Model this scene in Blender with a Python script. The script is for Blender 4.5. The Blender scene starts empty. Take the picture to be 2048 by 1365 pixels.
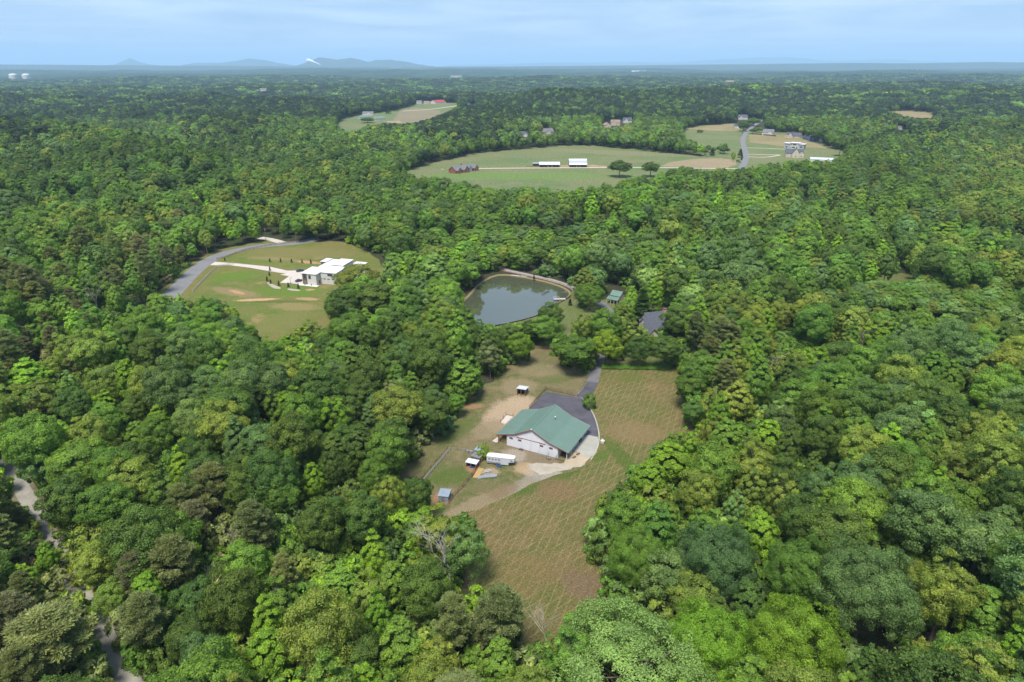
import bpy, math, random
import numpy as np
from mathutils import Vector, Matrix
sc = bpy.context.scene
COL = sc.collection
R = math.radians
random.seed(7)
RNG = np.random.default_rng(11)

# ------------------------------------------------------------------ camera
# a drone 110 m above the barn yard, looking down 22 degrees; 24 mm equivalent lens
FPX, CX, CY, HORIZON, CAM_H = 1365.0, 1024.0, 682.5, 131.0, 110.0
PITCH = math.atan((CY - HORIZON) / FPX)
cam_data = bpy.data.cameras.new('camera')
cam_data.sensor_width = 36.0
cam_data.lens = FPX / 2048 * 36.0
cam_data.clip_start = 1.0
cam_data.clip_end = 300000.0
cam = bpy.data.objects.new('camera', cam_data)
COL.objects.link(cam)
cam.location = (0, 0, CAM_H)
cam.rotation_euler = (math.pi / 2 - PITCH, 0, 0)
sc.camera = cam

# ------------------------------------------------------------------ light
SUN_EL, SUN_AZ = 64.0, 200.0         # elevation; azimuth clockwise from +Y (behind the camera, to its left)
world = bpy.data.worlds.new('World')
sc.world = world
world.use_nodes = True
wn = world.node_tree
for n in list(wn.nodes): wn.nodes.remove(n)
def N(nt, typ, **kw):
    n = nt.nodes.new(typ)
    for k, v in kw.items():
        if k.startswith('i_'):
            n.inputs[int(k[2:]) if k[2:].isdigit() else k[2:].replace('_', ' ')].default_value = v
        else: setattr(n, k, v)
    return n
SKY_STRENGTH = 0.07
sky = N(wn, 'ShaderNodeTexSky', sky_type='NISHITA')
sky.sun_disc = False
sky.sun_elevation = R(SUN_EL); sky.sun_rotation = R(SUN_AZ)
sky.altitude = 0; sky.air_density = 1.25; sky.dust_density = 0.15; sky.ozone_density = 3.0
tc = N(wn, 'ShaderNodeTexCoord')
sep = N(wn, 'ShaderNodeSeparateXYZ')
wn.links.new(tc.outputs['Generated'], sep.inputs[0])
# high thin cloud layer: direction projected on a plane overhead
zc = N(wn, 'ShaderNodeMath', operation='MAXIMUM', i_1=0.0); wn.links.new(sep.outputs[2], zc.inputs[0])
za = N(wn, 'ShaderNodeMath', operation='ADD', i_1=0.045); wn.links.new(zc.outputs[0], za.inputs[0])
dx = N(wn, 'ShaderNodeMath', operation='DIVIDE'); wn.links.new(sep.outputs[0], dx.inputs[0]); wn.links.new(za.outputs[0], dx.inputs[1])
dy = N(wn, 'ShaderNodeMath', operation='DIVIDE'); wn.links.new(sep.outputs[1], dy.inputs[0]); wn.links.new(za.outputs[0], dy.inputs[1])
cmb = N(wn, 'ShaderNodeCombineXYZ'); wn.links.new(dx.outputs[0], cmb.inputs[0]); wn.links.new(dy.outputs[0], cmb.inputs[1])
nz = N(wn, 'ShaderNodeTexNoise'); nz.inputs['Scale'].default_value = 0.42; nz.inputs['Detail'].default_value = 9; nz.inputs['Roughness'].default_value = 0.55; nz.inputs['Distortion'].default_value = 0.6
wn.links.new(cmb.outputs[0], nz.inputs['Vector'])
ramp = N(wn, 'ShaderNodeMapRange', i_1=0.40, i_2=0.66, i_3=0.04, i_4=0.80); wn.links.new(nz.outputs['Fac'], ramp.inputs[0])
# soft small cumulus low over the horizon
mp = N(wn, 'ShaderNodeMapping'); mp.inputs['Scale'].default_value = (7, 7, 26); wn.links.new(tc.outputs['Generated'], mp.inputs[0])
nz2 = N(wn, 'ShaderNodeTexNoise'); nz2.inputs['Scale'].default_value = 1.0; nz2.inputs['Detail'].default_value = 7; nz2.inputs['Roughness'].default_value = 0.6
wn.links.new(mp.outputs[0], nz2.inputs['Vector'])
ramp2 = N(wn, 'ShaderNodeMapRange', i_1=0.45, i_2=0.70, i_3=0.0, i_4=0.65); wn.links.new(nz2.outputs['Fac'], ramp2.inputs[0])
mx = N(wn, 'ShaderNodeMath', operation='MAXIMUM'); wn.links.new(ramp.outputs[0], mx.inputs[0]); wn.links.new(ramp2.outputs[0], mx.inputs[1])
base = mx
veil = N(wn, 'ShaderNodeMix', data_type='RGBA', i_0=0.75); wn.links.new(sky.outputs[0], veil.inputs['A']); veil.inputs['B'].default_value = (1.35, 2.55, 4.6, 1)
mix = N(wn, 'ShaderNodeMix', data_type='RGBA'); wn.links.new(base.outputs[0], mix.inputs['Factor'])
wn.links.new(veil.outputs['Result'], mix.inputs['A']); mix.inputs['B'].default_value = (4.4, 5.4, 6.5, 1)
bg = N(wn, 'ShaderNodeBackground', i_1=SKY_STRENGTH); wn.links.new(mix.outputs['Result'], bg.inputs[0])
wo = N(wn, 'ShaderNodeOutputWorld'); wn.links.new(bg.outputs[0], wo.inputs[0])

sun_data = bpy.data.lights.new('sun', 'SUN')
sun_data.energy = 2.6; sun_data.angle = R(20); sun_data.color = (1.0, 0.95, 0.87)
sun = bpy.data.objects.new('sun', sun_data); COL.objects.link(sun)
sun.rotation_euler = (R(90 - SUN_EL), 0, -R(SUN_AZ) + math.pi)   # checked: -Z points away from the sun
sd = Vector((math.sin(R(SUN_AZ)) * math.cos(R(SUN_EL)), math.cos(R(SUN_AZ)) * math.cos(R(SUN_EL)), math.sin(R(SUN_EL))))
sun.rotation_euler = (-sd).to_track_quat('-Z', 'Y').to_euler()
sun.location = (0, 0, 160)

vs = sc.view_settings
vs.view_transform = 'Standard'; vs.look = 'None'; vs.gamma = 1.0; vs.exposure = 1.38; vs.use_curve_mapping = False
sc.display_settings.display_device = 'sRGB'
sc.render.engine = 'CYCLES'
sc.cycles.use_denoising = True
sc.cycles.max_bounces = 6; sc.cycles.diffuse_bounces = 3; sc.cycles.glossy_bounces = 3
sc.cycles.transmission_bounces = 4; sc.cycles.volume_bounces = 1; sc.cycles.transparent_max_bounces = 6
sc.cycles.caustics_reflective = False; sc.cycles.caustics_refractive = False

# ------------------------------------------------------------------ geometry of the view (photo pixels, 2048 wide)
def G(px, py, z=0.0):
    """the point of the level z that the photo shows at this pixel"""
    a = (px - CX) / FPX; b = (CY - py) / FPX
    dy_ = math.cos(PITCH) + b * math.sin(PITCH); dz_ = -math.sin(PITCH) + b * math.cos(PITCH)
    t = (z - CAM_H) / dz_
    return Vector((a * t, dy_ * t, z))
def PROJ(x, y, z):
    r = z - CAM_H
    w = y * math.cos(PITCH) - r * math.sin(PITCH)
    u = y * math.sin(PITCH) + r * math.cos(PITCH)
    w = np.where(np.abs(w) < 1e-3, 1e-3, w)
    return CX + FPX * x / w, CY - FPX * u / w, w

def in_poly(x, y, P):
    P = np.asarray(P, float); ins = np.zeros(np.shape(x), bool)
    j = len(P) - 1
    for i in range(len(P)):
        xi, yi = P[i]; xj, yj = P[j]
        c = ((yi > y) != (yj > y)) & (x < (xj - xi) * (y - yi) / ((yj - yi) if yj != yi else 1e-9) + xi)
        ins ^= c; j = i
    return ins
def poly_dist(x, y, P):
    """signed distance to a polygon, negative inside"""
    P = np.asarray(P, float); d = np.full(np.shape(x), 1e12)
    for i in range(len(P)):
        ax, ay = P[i - 1]; bx, by = P[i]
        ex, ey = bx - ax, by - ay
        t = np.clip(((x - ax) * ex + (y - ay) * ey) / (ex * ex + ey * ey + 1e-9), 0, 1)
        d = np.minimum(d, (x - ax - t * ex) ** 2 + (y - ay - t * ey) ** 2)
    d = np.sqrt(d)
    return np.where(in_poly(x, y, P), -d, d)

# what the photo shows as open ground (pixel outlines)
OPEN = {
 'yard': [(1010,735),(1000,752),(965,770),(972,790),(950,800),(935,800),(925,832),(905,852),(865,882),(845,910),(806,938),(802,950),(830,985),(870,1003),(874,1033),(930,1028),(958,1035),(972,1075),(985,1110),(978,1140),(995,1180),(1012,1210),(1055,1235),(1095,1255),(1140,1235),(1200,1225),(1215,1220),(1205,1190),(1190,1150),(1175,1100),(1172,1050),(1190,1010),(1205,985),(1235,965),(1255,935),(1288,925),(1300,895),(1330,870),(1365,862),(1372,850),(1362,820),(1362,755),(1345,742),(1330,722),(1288,709),(1235,722),(1215,735),(1190,728),(1178,745),(1150,738),(1115,735),(1112,700),(1065,697),(1058,725),(1030,733)],
 'pond': [(932,590),(955,565),(985,545),(1000,538),(1060,550),(1110,560),(1152,576),(1146,590),(1142,600),(1120,612),(1105,618),(1075,632),(1040,642),(998,650),(972,645),(966,615),(945,598)],
 'lawn': [(1120,612),(1140,604),(1152,622),(1205,618),(1215,630),(1205,645),(1190,650),(1150,640),(1130,662),(1120,672),(1112,665),(1125,640)],
 'west': [(325,583),(345,560),(380,530),(410,510),(440,500),(500,487),(540,480),(600,486),(680,483),(730,500),(756,520),(757,545),(740,548),(700,555),(672,568),(655,575),(648,600),(655,650),(665,672),(640,690),(620,640),(590,640),(585,665),(560,680),(540,680),(500,650),(490,620),(460,600),(430,588),(400,594)],
 'hill': [(802,345),(850,330),(950,308),(1060,297),(1130,292),(1180,292),(1280,300),(1380,312),(1455,318),(1480,330),(1480,338),(1400,335),(1360,330),(1330,340),(1300,350),(1260,352),(1240,362),(1160,374),(1120,377),(1060,371),(1010,377),(960,373),(930,363),(870,352),(830,348)],
 'east': [(1370,258),(1400,252),(1470,247),(1483,250),(1500,240),(1530,240),(1522,262),(1580,267),(1625,283),(1645,288),(1665,297),(1690,305),(1668,318),(1625,318),(1560,322),(1520,328),(1490,334),(1485,325),(1475,310),(1465,295),(1452,288),(1410,290),(1372,276)],
 'farm': [(676,246),(690,235),(720,230),(790,222),(830,210),(870,206),(915,206),(915,212),(885,228),(850,240),(820,246),(780,246),(735,249),(712,262),(690,262),(678,256)],
 'meadow': [(1776,223),(1800,221),(1868,226),(1862,237),(1820,234)],
 'road': [(0,888),(58,972),(95,1045),(67,1048),(27,985),(0,945)],
 'road2': [(130,1138),(150,1138),(202,1228),(288,1365),(240,1365),(208,1300),(180,1230)],
 'house1': [(1272,622),(1298,617),(1310,625),(1325,632),(1328,645),(1318,655),(1300,668),(1290,655),(1272,640)],
 'cabin': [(1214,585),(1232,582),(1248,590),(1246,602),(1230,608),(1214,604)],
 'hs1': [(1203,247),(1222,244),(1246,238),(1266,237),(1266,243),(1240,252),(1222,254),(1204,254)],
 'hs2': [(1036,267),(1056,267),(1056,273),(1036,273)],
 'hs3': [(1085,261),(1108,259),(1108,268),(1085,268)],
 'hs4': [(1476,231),(1496,231),(1496,240),(1476,240)],
 'hs5': [(1795,254),(1812,254),(1812,260),(1795,260)],
 'hs6': [(833,203),(843,203),(893,200),(893,208),(833,208)],
 'hs7': [(937,206),(950,206),(950,211),(937,211)],
 'hs8': [(519,178),(533,178),(533,182),(519,182)],
 'glade': [(1722,572),(1745,556),(1800,550),(1835,556),(1815,566),(1770,574)],
 'drive': [(1203,612),(1214,608),(1226,625),(1222,632),(1212,632)],
}
MW, MH = 1024, 683
gx, gy = np.meshgrid(np.arange(MW) * 2 + 1, np.arange(MH) * 2 + 1)
OPENMASK = np.zeros((MH, MW), bool)
for P in OPEN.values(): OPENMASK |= in_poly(gx, gy, P)
THICKMASK = in_poly(gx, gy, [(1650,572),(1700,556),(1760,548),(1840,543),(1950,543),(2060,556),(2060,632),(1960,636),(1850,622),(1740,612),(1680,596)]) | in_poly(gx, gy, [(1540,668),(1600,640),(1660,655),(1640,700),(1560,705)])
def is_thick(px, py):
    ix = (px / 2).astype(int); iy = (py / 2).astype(int)
    ok = (ix >= 0) & (ix < MW) & (iy >= 0) & (iy < MH)
    return ok & THICKMASK[np.clip(iy, 0, MH - 1), np.clip(ix, 0, MW - 1)]
def is_open(px, py):
    ix = (px / 2).astype(int); iy = (py / 2).astype(int)
    ok = (ix >= 0) & (ix < MW) & (iy >= 0) & (iy < MH)
    return ok & OPENMASK[np.clip(iy, 0, MH - 1), np.clip(ix, 0, MW - 1)]
def ground_poly(P): return [tuple(G(*p)[:2]) for p in P]
FLAT = [ground_poly(OPEN[k]) for k in ('yard', 'pond', 'lawn', 'west', 'hill', 'east', 'farm', 'meadow', 'cabin', 'house1', 'glade', 'road', 'road2', 'hs1', 'hs2', 'hs3', 'hs4', 'hs5', 'hs6', 'hs7', 'hs8')] + [ground_poly([(640,290),(640,250),(720,225),(920,200),(932,215),(880,256),(720,290)]), ground_poly([(1355,325),(1360,255),(1490,240),(1540,225),(1700,300),(1700,335),(1480,352)])]
POND = ground_poly([(940,588),(958,567),(988,550),(1018,549),(1060,556),(1100,565),(1126,574),(1141,584),(1139,592),(1120,603),(1100,615),(1075,630),(1040,640),(1000,649),(965,652),(925,650),(915,625),(925,602)])

def wob(x, y):
    a = np.sin(x / 97 + 1.3 * np.sin(y / 141)) * np.cos(y / 118 + 0.7 * np.sin(x / 83 + 2))
    b = np.sin(x / 263 + 0.4 + 1.1 * np.sin(y / 391 + 1)) * np.cos(y / 307 + 0.9 * np.sin(x / 240))
    c = np.sin(x / 911 + 2.1 + np.sin(y / 1270)) * np.cos(y / 787 + 1.2 * np.sin(x / 1010 + 4))
    d = np.sin(x / 3300 + 1 + np.sin(y / 5200)) * np.cos(y / 2600 + 1.2 * np.sin(x / 4100 + 2))
    return a, b, c, d
def line_dist(x, y, P):
    d = np.full(np.shape(x), 1e12)
    for (ax, ay), (bx, by) in zip(P[:-1], P[1:]):
        ex, ey = bx - ax, by - ay; t = np.clip(((x - ax) * ex + (y - ay) * ey) / (ex * ex + ey * ey), 0, 1)
        d = np.minimum(d, (x - ax - t * ex) ** 2 + (y - ay - t * ey) ** 2)
    return np.sqrt(d)
# creek valleys (and two spurs) that fold the wooded land
FOLDS = [(ground_poly(P), w_, D_) for P, w_, D_ in (
    ([(-200, 225), (150, 240), (330, 290), (500, 335), (640, 375), (760, 412), (880, 455)], 62, -20),
    ([(2500, 560), (2048, 618), (1800, 616), (1640, 650), (1560, 700)], 42, -15),
    ([(1150, 410), (1330, 398), (1560, 405), (1760, 440), (2048, 500), (2400, 560)], 48, -17),
    ([(-300, 520), (0, 470), (230, 432), (450, 402), (640, 385)], 50, -16),
    ([(1150, 470), (1500, 470), (1800, 520), (2100, 560)], 45, 12),
    ([(-200, 300), (100, 320), (350, 365), (560, 410)], 55, 12),
    ([(1700, 300), (1900, 280), (2300, 280)], 110, 22), ([(1100, 215), (1500, 205), (2100, 215)], 160, 26), ([(-300, 215), (300, 205), (600, 215)], 160, 26), ([(-300, 250), (0, 262), (200, 275)], 90, -22),
    ([(950, 232), (1150, 250), (1340, 262)], 60, 12), ([(560, 190), (1000, 186), (1500, 182), (2200, 185)], 150, -26))]
def hgt(x, y):
    x = np.asarray(x, float); y = np.asarray(y, float)
    r = np.hypot(x, y)
    dm = np.full(np.shape(x), 1e9)
    for P in FLAT: dm = np.minimum(dm, poly_dist(x, y, P))
    k = np.clip((dm - 8 - 0.02 * r) / (110 + 0.03 * r), 0, 1); k = k * k * (3 - 2 * k)
    a, b, c, d = wob(x, y)
    far = np.clip((r - 900) / 3000, 0, 1)
    v = 0.0
    for P, w_, D_ in FOLDS: v = v + D_ * np.exp(-(np.minimum(line_dist(x, y, P), 1e4) / w_) ** 2)
    h = 3.5 * a + 11.0 * b + (12 + 12 * far) * c + 26 * far * d + 3 * far
    return (h + v) * k
def ss(a, b, t):
    t = np.clip((t - a) / (b - a), 0, 1); return t * t * (3 - 2 * t)

# ------------------------------------------------------------------ materials
MATS = {}
def lin(c):
    if isinstance(c, str):
        c = [int(c[i:i + 2], 16) / 255 for i in (0, 2, 4)]
        c = [v / 12.92 if v <= 0.04045 else ((v + 0.055) / 1.055) ** 2.4 for v in c]
    return (*c, 1.0)[:4]
def mat(name, col, rough=0.85, col2=None, scale=1.0, amt=1.0, bump=0.0, bscale=None, spec=0.3, metal=0.0, detail=6, stretch=None):
    """a plain surface with two-tone noise and fine relief, in object space"""
    if name in MATS: return MATS[name]
    m = bpy.data.materials.new(name); m.use_nodes = True; nt = m.node_tree
    b = nt.nodes['Principled BSDF']
    b.inputs['Roughness'].default_value = rough; b.inputs['Specular IOR Level'].default_value = spec; b.inputs['Metallic'].default_value = metal
    col = lin(col); b.inputs['Base Color'].default_value = col
    col2 = lin(col2) if col2 else tuple(c * 0.8 for c in col[:3]) + (1,)
    g = N(nt, 'ShaderNodeNewGeometry') if False else N(nt, 'ShaderNodeTexCoord')
    mpn = N(nt, 'ShaderNodeMapping'); mpn.inputs['Scale'].default_value = stretch or (1, 1, 1)
    nt.links.new(g.outputs['Object'], mpn.inputs[0])
    n1 = N(nt, 'ShaderNodeTexNoise'); n1.inputs['Scale'].default_value = scale; n1.inputs['Detail'].default_value = detail; n1.inputs['Roughness'].default_value = 0.65
    nt.links.new(mpn.outputs[0], n1.inputs['Vector'])
    mr = N(nt, 'ShaderNodeMapRange', i_1=0.35, i_2=0.65, i_3=0.0, i_4=amt); nt.links.new(n1.outputs['Fac'], mr.inputs[0])
    mxn = N(nt, 'ShaderNodeMix', data_type='RGBA'); nt.links.new(mr.outputs[0], mxn.inputs['Factor'])
    mxn.inputs['A'].default_value = col; mxn.inputs['B'].default_value = col2
    nt.links.new(mxn.outputs['Result'], b.inputs['Base Color'])
    if bump:
        n2 = N(nt, 'ShaderNodeTexNoise'); n2.inputs['Scale'].default_value = bscale or scale * 6; n2.inputs['Detail'].default_value = 4
        nt.links.new(g.outputs['Object'], n2.inputs['Vector'])
        bp = N(nt, 'ShaderNodeBump', i_0=1.0, i_1=bump); nt.links.new(n2.outputs['Fac'], bp.inputs['Height']); nt.links.new(bp.outputs[0], b.inputs['Normal'])
    MATS[name] = m; return m

def grass_mat(name, cols, stripes=None, scales=(0.035, 0.35, 3.0), dirt=None, dirt_amt=0.0, line_col='b39a5e', spots=()):
    """turf: cols = (green, olive, tan); stripes = list of (unit normal x, y, period m, strength)"""
    m = bpy.data.materials.new(name); m.use_nodes = True; nt = m.node_tree; L = nt.links.new
    b = nt.nodes['Principled BSDF']; b.inputs['Roughness'].default_value = 0.95; b.inputs['Specular IOR Level'].default_value = 0.12
    tcn = N(nt, 'ShaderNodeTexCoord')
    def noise(s, d=5, r=0.6, off=0):
        mpn = N(nt, 'ShaderNodeMapping'); mpn.inputs['Location'].default_value = (off, off * 2, 0); L(tcn.outputs['Object'], mpn.inputs[0])
        n = N(nt, 'ShaderNodeTexNoise'); n.inputs['Scale'].default_value = s; n.inputs['Detail'].default_value = d; n.inputs['Roughness'].default_value = r
        L(mpn.outputs[0], n.inputs['Vector']); return n.outputs['Fac']
    def rng(src, a, b_, c=0.0, d=1.0):
        n = N(nt, 'ShaderNodeMapRange', i_1=a, i_2=b_, i_3=c, i_4=d); L(src, n.inputs[0]); return n.outputs[0]
    def mixc(f, A, B, blend='MIX'):
        n = N(nt, 'ShaderNodeMix', data_type='RGBA', blend_type=blend)
        for s, v in (('Factor', f), ('A', A), ('B', B)):
            if hasattr(v, 'is_linked') or hasattr(v, 'links'): L(v, n.inputs[s])
            else: n.inputs[s].default_value = v
        return n.outputs['Result']
    c = mixc(rng(noise(scales[0]), 0.40, 0.60), lin(cols[0]), lin(cols[1]))
    c = mixc(rng(noise(scales[1], 6, 0.7, 13), 0.44, 0.70, 0, 0.85), c, lin(cols[2]))
    c = mixc(rng(noise(scales[0] * 2.7, 4, 0.6, 41), 0.52, 0.68, 0, 0.6), c, lin(cols[2]))
    if dirt: c = mixc(rng(noise(scales[0] * 1.8, 7, 0.65, 77), 0.60, 0.68, 0, dirt_amt), c, lin(dirt))
    for (ux, uy, per, st, ph) in (stripes or []):
        sx = N(nt, 'ShaderNodeSeparateXYZ'); L(tcn.outputs['Object'], sx.inputs[0])
        a = N(nt, 'ShaderNodeMath', operation='MULTIPLY', i_1=ux / per); L(sx.outputs[0], a.inputs[0])
        d = N(nt, 'ShaderNodeMath', operation='MULTIPLY_ADD', i_1=uy / per); L(sx.outputs[1], d.inputs[0]); L(a.outputs[0], d.inputs[2])
        w = N(nt, 'ShaderNodeMath', operation='MULTIPLY_ADD', i_1=0.3); L(noise(0.04, 3, 0.5, ph), w.inputs[0]); L(d.outputs[0], w.inputs[2])
        w2 = N(nt, 'ShaderNodeMath', operation='MULTIPLY_ADD', i_1=0.16); L(noise(1.6, 3, 0.5, ph + 5), w2.inputs[0]); L(w.outputs[0], w2.inputs[2])
        fr = N(nt, 'ShaderNodeMath', operation='PINGPONG', i_1=0.5); L(w2.outputs[0], fr.inputs[0])
        ln = rng(fr.outputs[0], 0.11, 0.0, 0, 1)
        br = rng(noise(0.11, 5, 0.7, ph + 31), 0.34, 0.62, 0.05, st)
        mm = N(nt, 'ShaderNodeMath', operation='MULTIPLY', use_clamp=True); L(ln, mm.inputs[0]); L(br, mm.inputs[1])
        c = mixc(mm.outputs[0], c, lin(line_col))
    for k_, (p_, q_, wd_, cl_, am_, *nn_) in enumerate(spots):
        ga, gb = G(*p_), G(*q_); hl = max((gb - ga).length / 2, wd_ / 2 if p_ == q_ else 0.1); an = math.atan2(gb.y - ga.y, gb.x - ga.x); mid_ = (ga + gb) / 2
        mpn = N(nt, 'ShaderNodeMapping', vector_type='TEXTURE'); mpn.inputs['Location'].default_value = (mid_.x, mid_.y, 0); mpn.inputs['Rotation'].default_value = (0, 0, an); mpn.inputs['Scale'].default_value = (hl, wd_ / 2, 1)
        L(tcn.outputs['Object'], mpn.inputs[0]); sx = N(nt, 'ShaderNodeSeparateXYZ'); L(mpn.outputs[0], sx.inputs[0]); cx_ = N(nt, 'ShaderNodeCombineXYZ'); L(sx.outputs[0], cx_.inputs[0]); L(sx.outputs[1], cx_.inputs[1])
        ln_ = N(nt, 'ShaderNodeVectorMath', operation='LENGTH'); L(cx_.outputs[0], ln_.inputs[0])
        nm = nn_[0] if nn_ else 1.3
        ad = N(nt, 'ShaderNodeMath', operation='MULTIPLY_ADD', i_1=nm); L(noise(2.2 / wd_ ** 0.8, 7, 0.68, 5 + k_ * 7), ad.inputs[0]); L(ln_.outputs['Value'], ad.inputs[2])
        c = mixc(rng(ad.outputs[0], 1.08 + nm * .5, 0.70 + nm * .5, 0, am_), c, lin(cl_))
    # tufts: light and dark speckle at the size of grass clumps
    c = mixc(rng(noise(scales[2], 4, 0.75, 3), 0.35, 0.65, 0.0, 1.0), c, mixc(0.55, c, (0.0, 0.0, 0.0, 1)))
    L(c, b.inputs['Base Color'])
    bp = N(nt, 'ShaderNodeBump', i_0=1.0, i_1=0.5); L(noise(scales[2], 4, 0.7, 9), bp.inputs['Height']); L(bp.outputs[0], b.inputs['Normal'])
    MATS[name] = m; return m

def leaf_mat(name, rough=0.55, transl=0.42):
    m = bpy.data.materials.new(name); m.use_nodes = True; nt = m.node_tree; L = nt.links.new
    b = nt.nodes['Principled BSDF']; b.inputs['Roughness'].default_value = rough; b.inputs['Specular IOR Level'].default_value = 0.22
    out = nt.nodes['Material Output']
    at = N(nt, 'ShaderNodeAttribute', attribute_type='INSTANCER', attribute_name='tint')
    aj = N(nt, 'ShaderNodeAttribute', attribute_type='GEOMETRY', attribute_name='shade')
    sj = N(nt, 'ShaderNodeSeparateColor'); L(aj.outputs['Color'], sj.inputs[0])
    mul = N(nt, 'ShaderNodeVectorMath', operation='SCALE'); L(at.outputs['Color'], mul.inputs[0]); L(sj.outputs[0], mul.inputs['Scale'])
    # young growth on some sprays is yellower
    hs = N(nt, 'ShaderNodeMix', data_type='RGBA', blend_type='MULTIPLY', i_0=1.0); L(sj.outputs[1], hs.inputs['Factor'])
    L(mul.outputs[0], hs.inputs['A']); hs.inputs['B'].default_value = (1.45, 1.12, 0.6, 1)
    L(hs.outputs['Result'], b.inputs['Base Color'])
    tr = N(nt, 'ShaderNodeBsdfTranslucent')
    tm = N(nt, 'ShaderNodeMix', data_type='RGBA', blend_type='MULTIPLY'); tm.inputs['Factor'].default_value = 1; L(hs.outputs['Result'], tm.inputs['A']); tm.inputs['B'].default_value = (1.5, 1.5, 0.7, 1)
    L(tm.outputs['Result'], tr.inputs['Color'])
    ms = N(nt, 'ShaderNodeMixShader', i_0=transl); L(b.outputs[0], ms.inputs[1]); L(tr.outputs[0], ms.inputs[2]); L(ms.outputs[0], out.inputs['Surface'])
    MATS[name] = m; return m
LEAF = leaf_mat('leaf')
BARK = mat('bark', (0.13, 0.11, 0.09), 0.9, (0.07, 0.06, 0.05), 2.0)
DEADWOOD = mat('dead_wood', (0.42, 0.39, 0.34), 0.9, (0.28, 0.25, 0.22), 1.0)
# ------------------------------------------------------------------ object helpers
def tag(o, label=None, cat=None, group=None, kind=None):
    if label: o['label'] = label
    if cat: o['category'] = cat
    if group: o['group'] = group
    if kind: o['kind'] = kind
    return o
def link(name, me, parent=None):
    o = bpy.data.objects.new(name, me); COL.objects.link(o)
    if parent is not None: o.parent = parent
    return o
def thing(name, label, cat, loc=(0, 0, 0), rz=0.0, group=None):
    o = bpy.data.objects.new(name, None); COL.objects.link(o)
    o.empty_display_size = 0.5
    o.location = loc; o.rotation_euler = (0, 0, rz)
    return tag(o, label, cat, group)
def mesh_np(name, V, F, mats, fmat=None, smooth=False, color=None):
    """mesh from arrays; F is (n,k) with one k, or a list"""
    me = bpy.data.meshes.new(name)
    V = np.asarray(V, np.float32); 
    if isinstance(F, np.ndarray):
        n, k = F.shape
        me.vertices.add(len(V)); me.vertices.foreach_set('co', V.ravel())
        me.loops.add(n * k); me.loops.foreach_set('vertex_index', F.astype(np.int32).ravel())
        me.polygons.add(n); me.polygons.foreach_set('loop_start', np.arange(0, n * k, k, dtype=np.int32))
        try: me.polygons.foreach_set('loop_total', np.full(n, k, np.int32))
        except Exception: pass
    else:
        me.from_pydata([tuple(v) for v in V], [], F)
    for m in (mats if isinstance(mats, (list, tuple)) else [mats]): me.materials.append(m)
    if fmat is not None: me.polygons.foreach_set('material_index', np.asarray(fmat, np.int32))
    if smooth: me.polygons.foreach_set('use_smooth', np.ones(len(me.polygons), bool))
    me.update(calc_edges=True)
    if color is not None:
        a = me.attributes.new('shade', 'FLOAT_COLOR', 'POINT'); a.data.foreach_set('color', np.asarray(color, np.float32).ravel())
    return me
class MB:
    def __init__(s): s.v = []; s.f = []
    def add(s, vs, fs):
        o = len(s.v); s.v += [tuple(v) for v in vs]; s.f += [tuple(i + o for i in f) for f in fs]; return s
    def box(s, x0, x1, y0, y1, z0, z1, rz=0.0, c=None):
        vs = [(x, y, z) for z in (z0, z1) for x, y in ((x0, y0), (x1, y0), (x1, y1), (x0, y1))]
        if rz:
            cx, cy = c or ((x0 + x1) / 2, (y0 + y1) / 2); ca, sa = math.cos(rz), math.sin(rz)
            vs = [(cx + (x - cx) * ca - (y - cy) * sa, cy + (x - cx) * sa + (y - cy) * ca, z) for x, y, z in vs]
        return s.add(vs, [(3, 2, 1, 0), (4, 5, 6, 7), (0, 1, 5, 4), (1, 2, 6, 5), (2, 3, 7, 6), (3, 0, 4, 7)])
    def bar(s, a, b, w, h=None):
        """rectangular bar from a to b"""
        a = Vector(a); b = Vector(b); d = (b - a).normalized(); h = h or w
        up = Vector((0, 0, 1)) if abs(d.z) < 0.95 else Vector((0, 1, 0))
        r = d.cross(up).normalized() * w / 2; u = r.cross(d).normalized() * h / 2
        vs = [p + q for p in (a, b) for q in (-r - u, r - u, r + u, -r + u)]
        return s.add(vs, [(3, 2, 1, 0), (4, 5, 6, 7), (0, 1, 5, 4), (1, 2, 6, 5), (2, 3, 7, 6), (3, 0, 4, 7)])
    def tube(s, pts, rad, n=6):
        pts = [Vector(p) for p in pts]; rings = []; o = len(s.v)
        for i, p in enumerate(pts):
            d = (pts[min(i + 1, len(pts) - 1)] - pts[max(i - 1, 0)]).normalized()
            up = Vector((0, 0, 1)) if abs(d.z) < 0.9 else Vector((1, 0, 0))
            a = d.cross(up).normalized(); b = a.cross(d).normalized(); r = rad[i] if hasattr(rad, '__len__') else rad
            for k in range(n):
                t = 2 * math.pi * k / n; s.v.append(tuple(p + a * math.cos(t) * r + b * math.sin(t) * r))
        for i in range(len(pts) - 1):
            for k in range(n):
                s.f.append((o + i * n + k, o + i * n + (k + 1) % n, o + (i + 1) * n + (k + 1) % n, o + (i + 1) * n + k))
        s.f.append(tuple(o + k for k in reversed(range(n)))); s.f.append(tuple(o + (len(pts) - 1) * n + k for k in range(n)))
        return s
    def slab(s, corners, t):
        """flat polygon given by its top corners (counter-clockwise from above), thickness t downwards"""
        n = len(corners); vs = [tuple(c) for c in corners] + [(c[0], c[1], c[2] - t) for c in corners]
        fs = [tuple(range(n)), tuple(reversed(range(n, 2 * n)))] + [(i, i + n, (i + 1) % n + n, (i + 1) % n) for i in range(n)]
        return s.add(vs, fs)
    def mesh(s, name, m): return mesh_np(name, np.array(s.v), s.f, m)
    def build(s, name, m, parent=None, label=None):
        o = link(name, s.mesh(name, m), parent)
        if label: o['label'] = label
        return o

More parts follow.
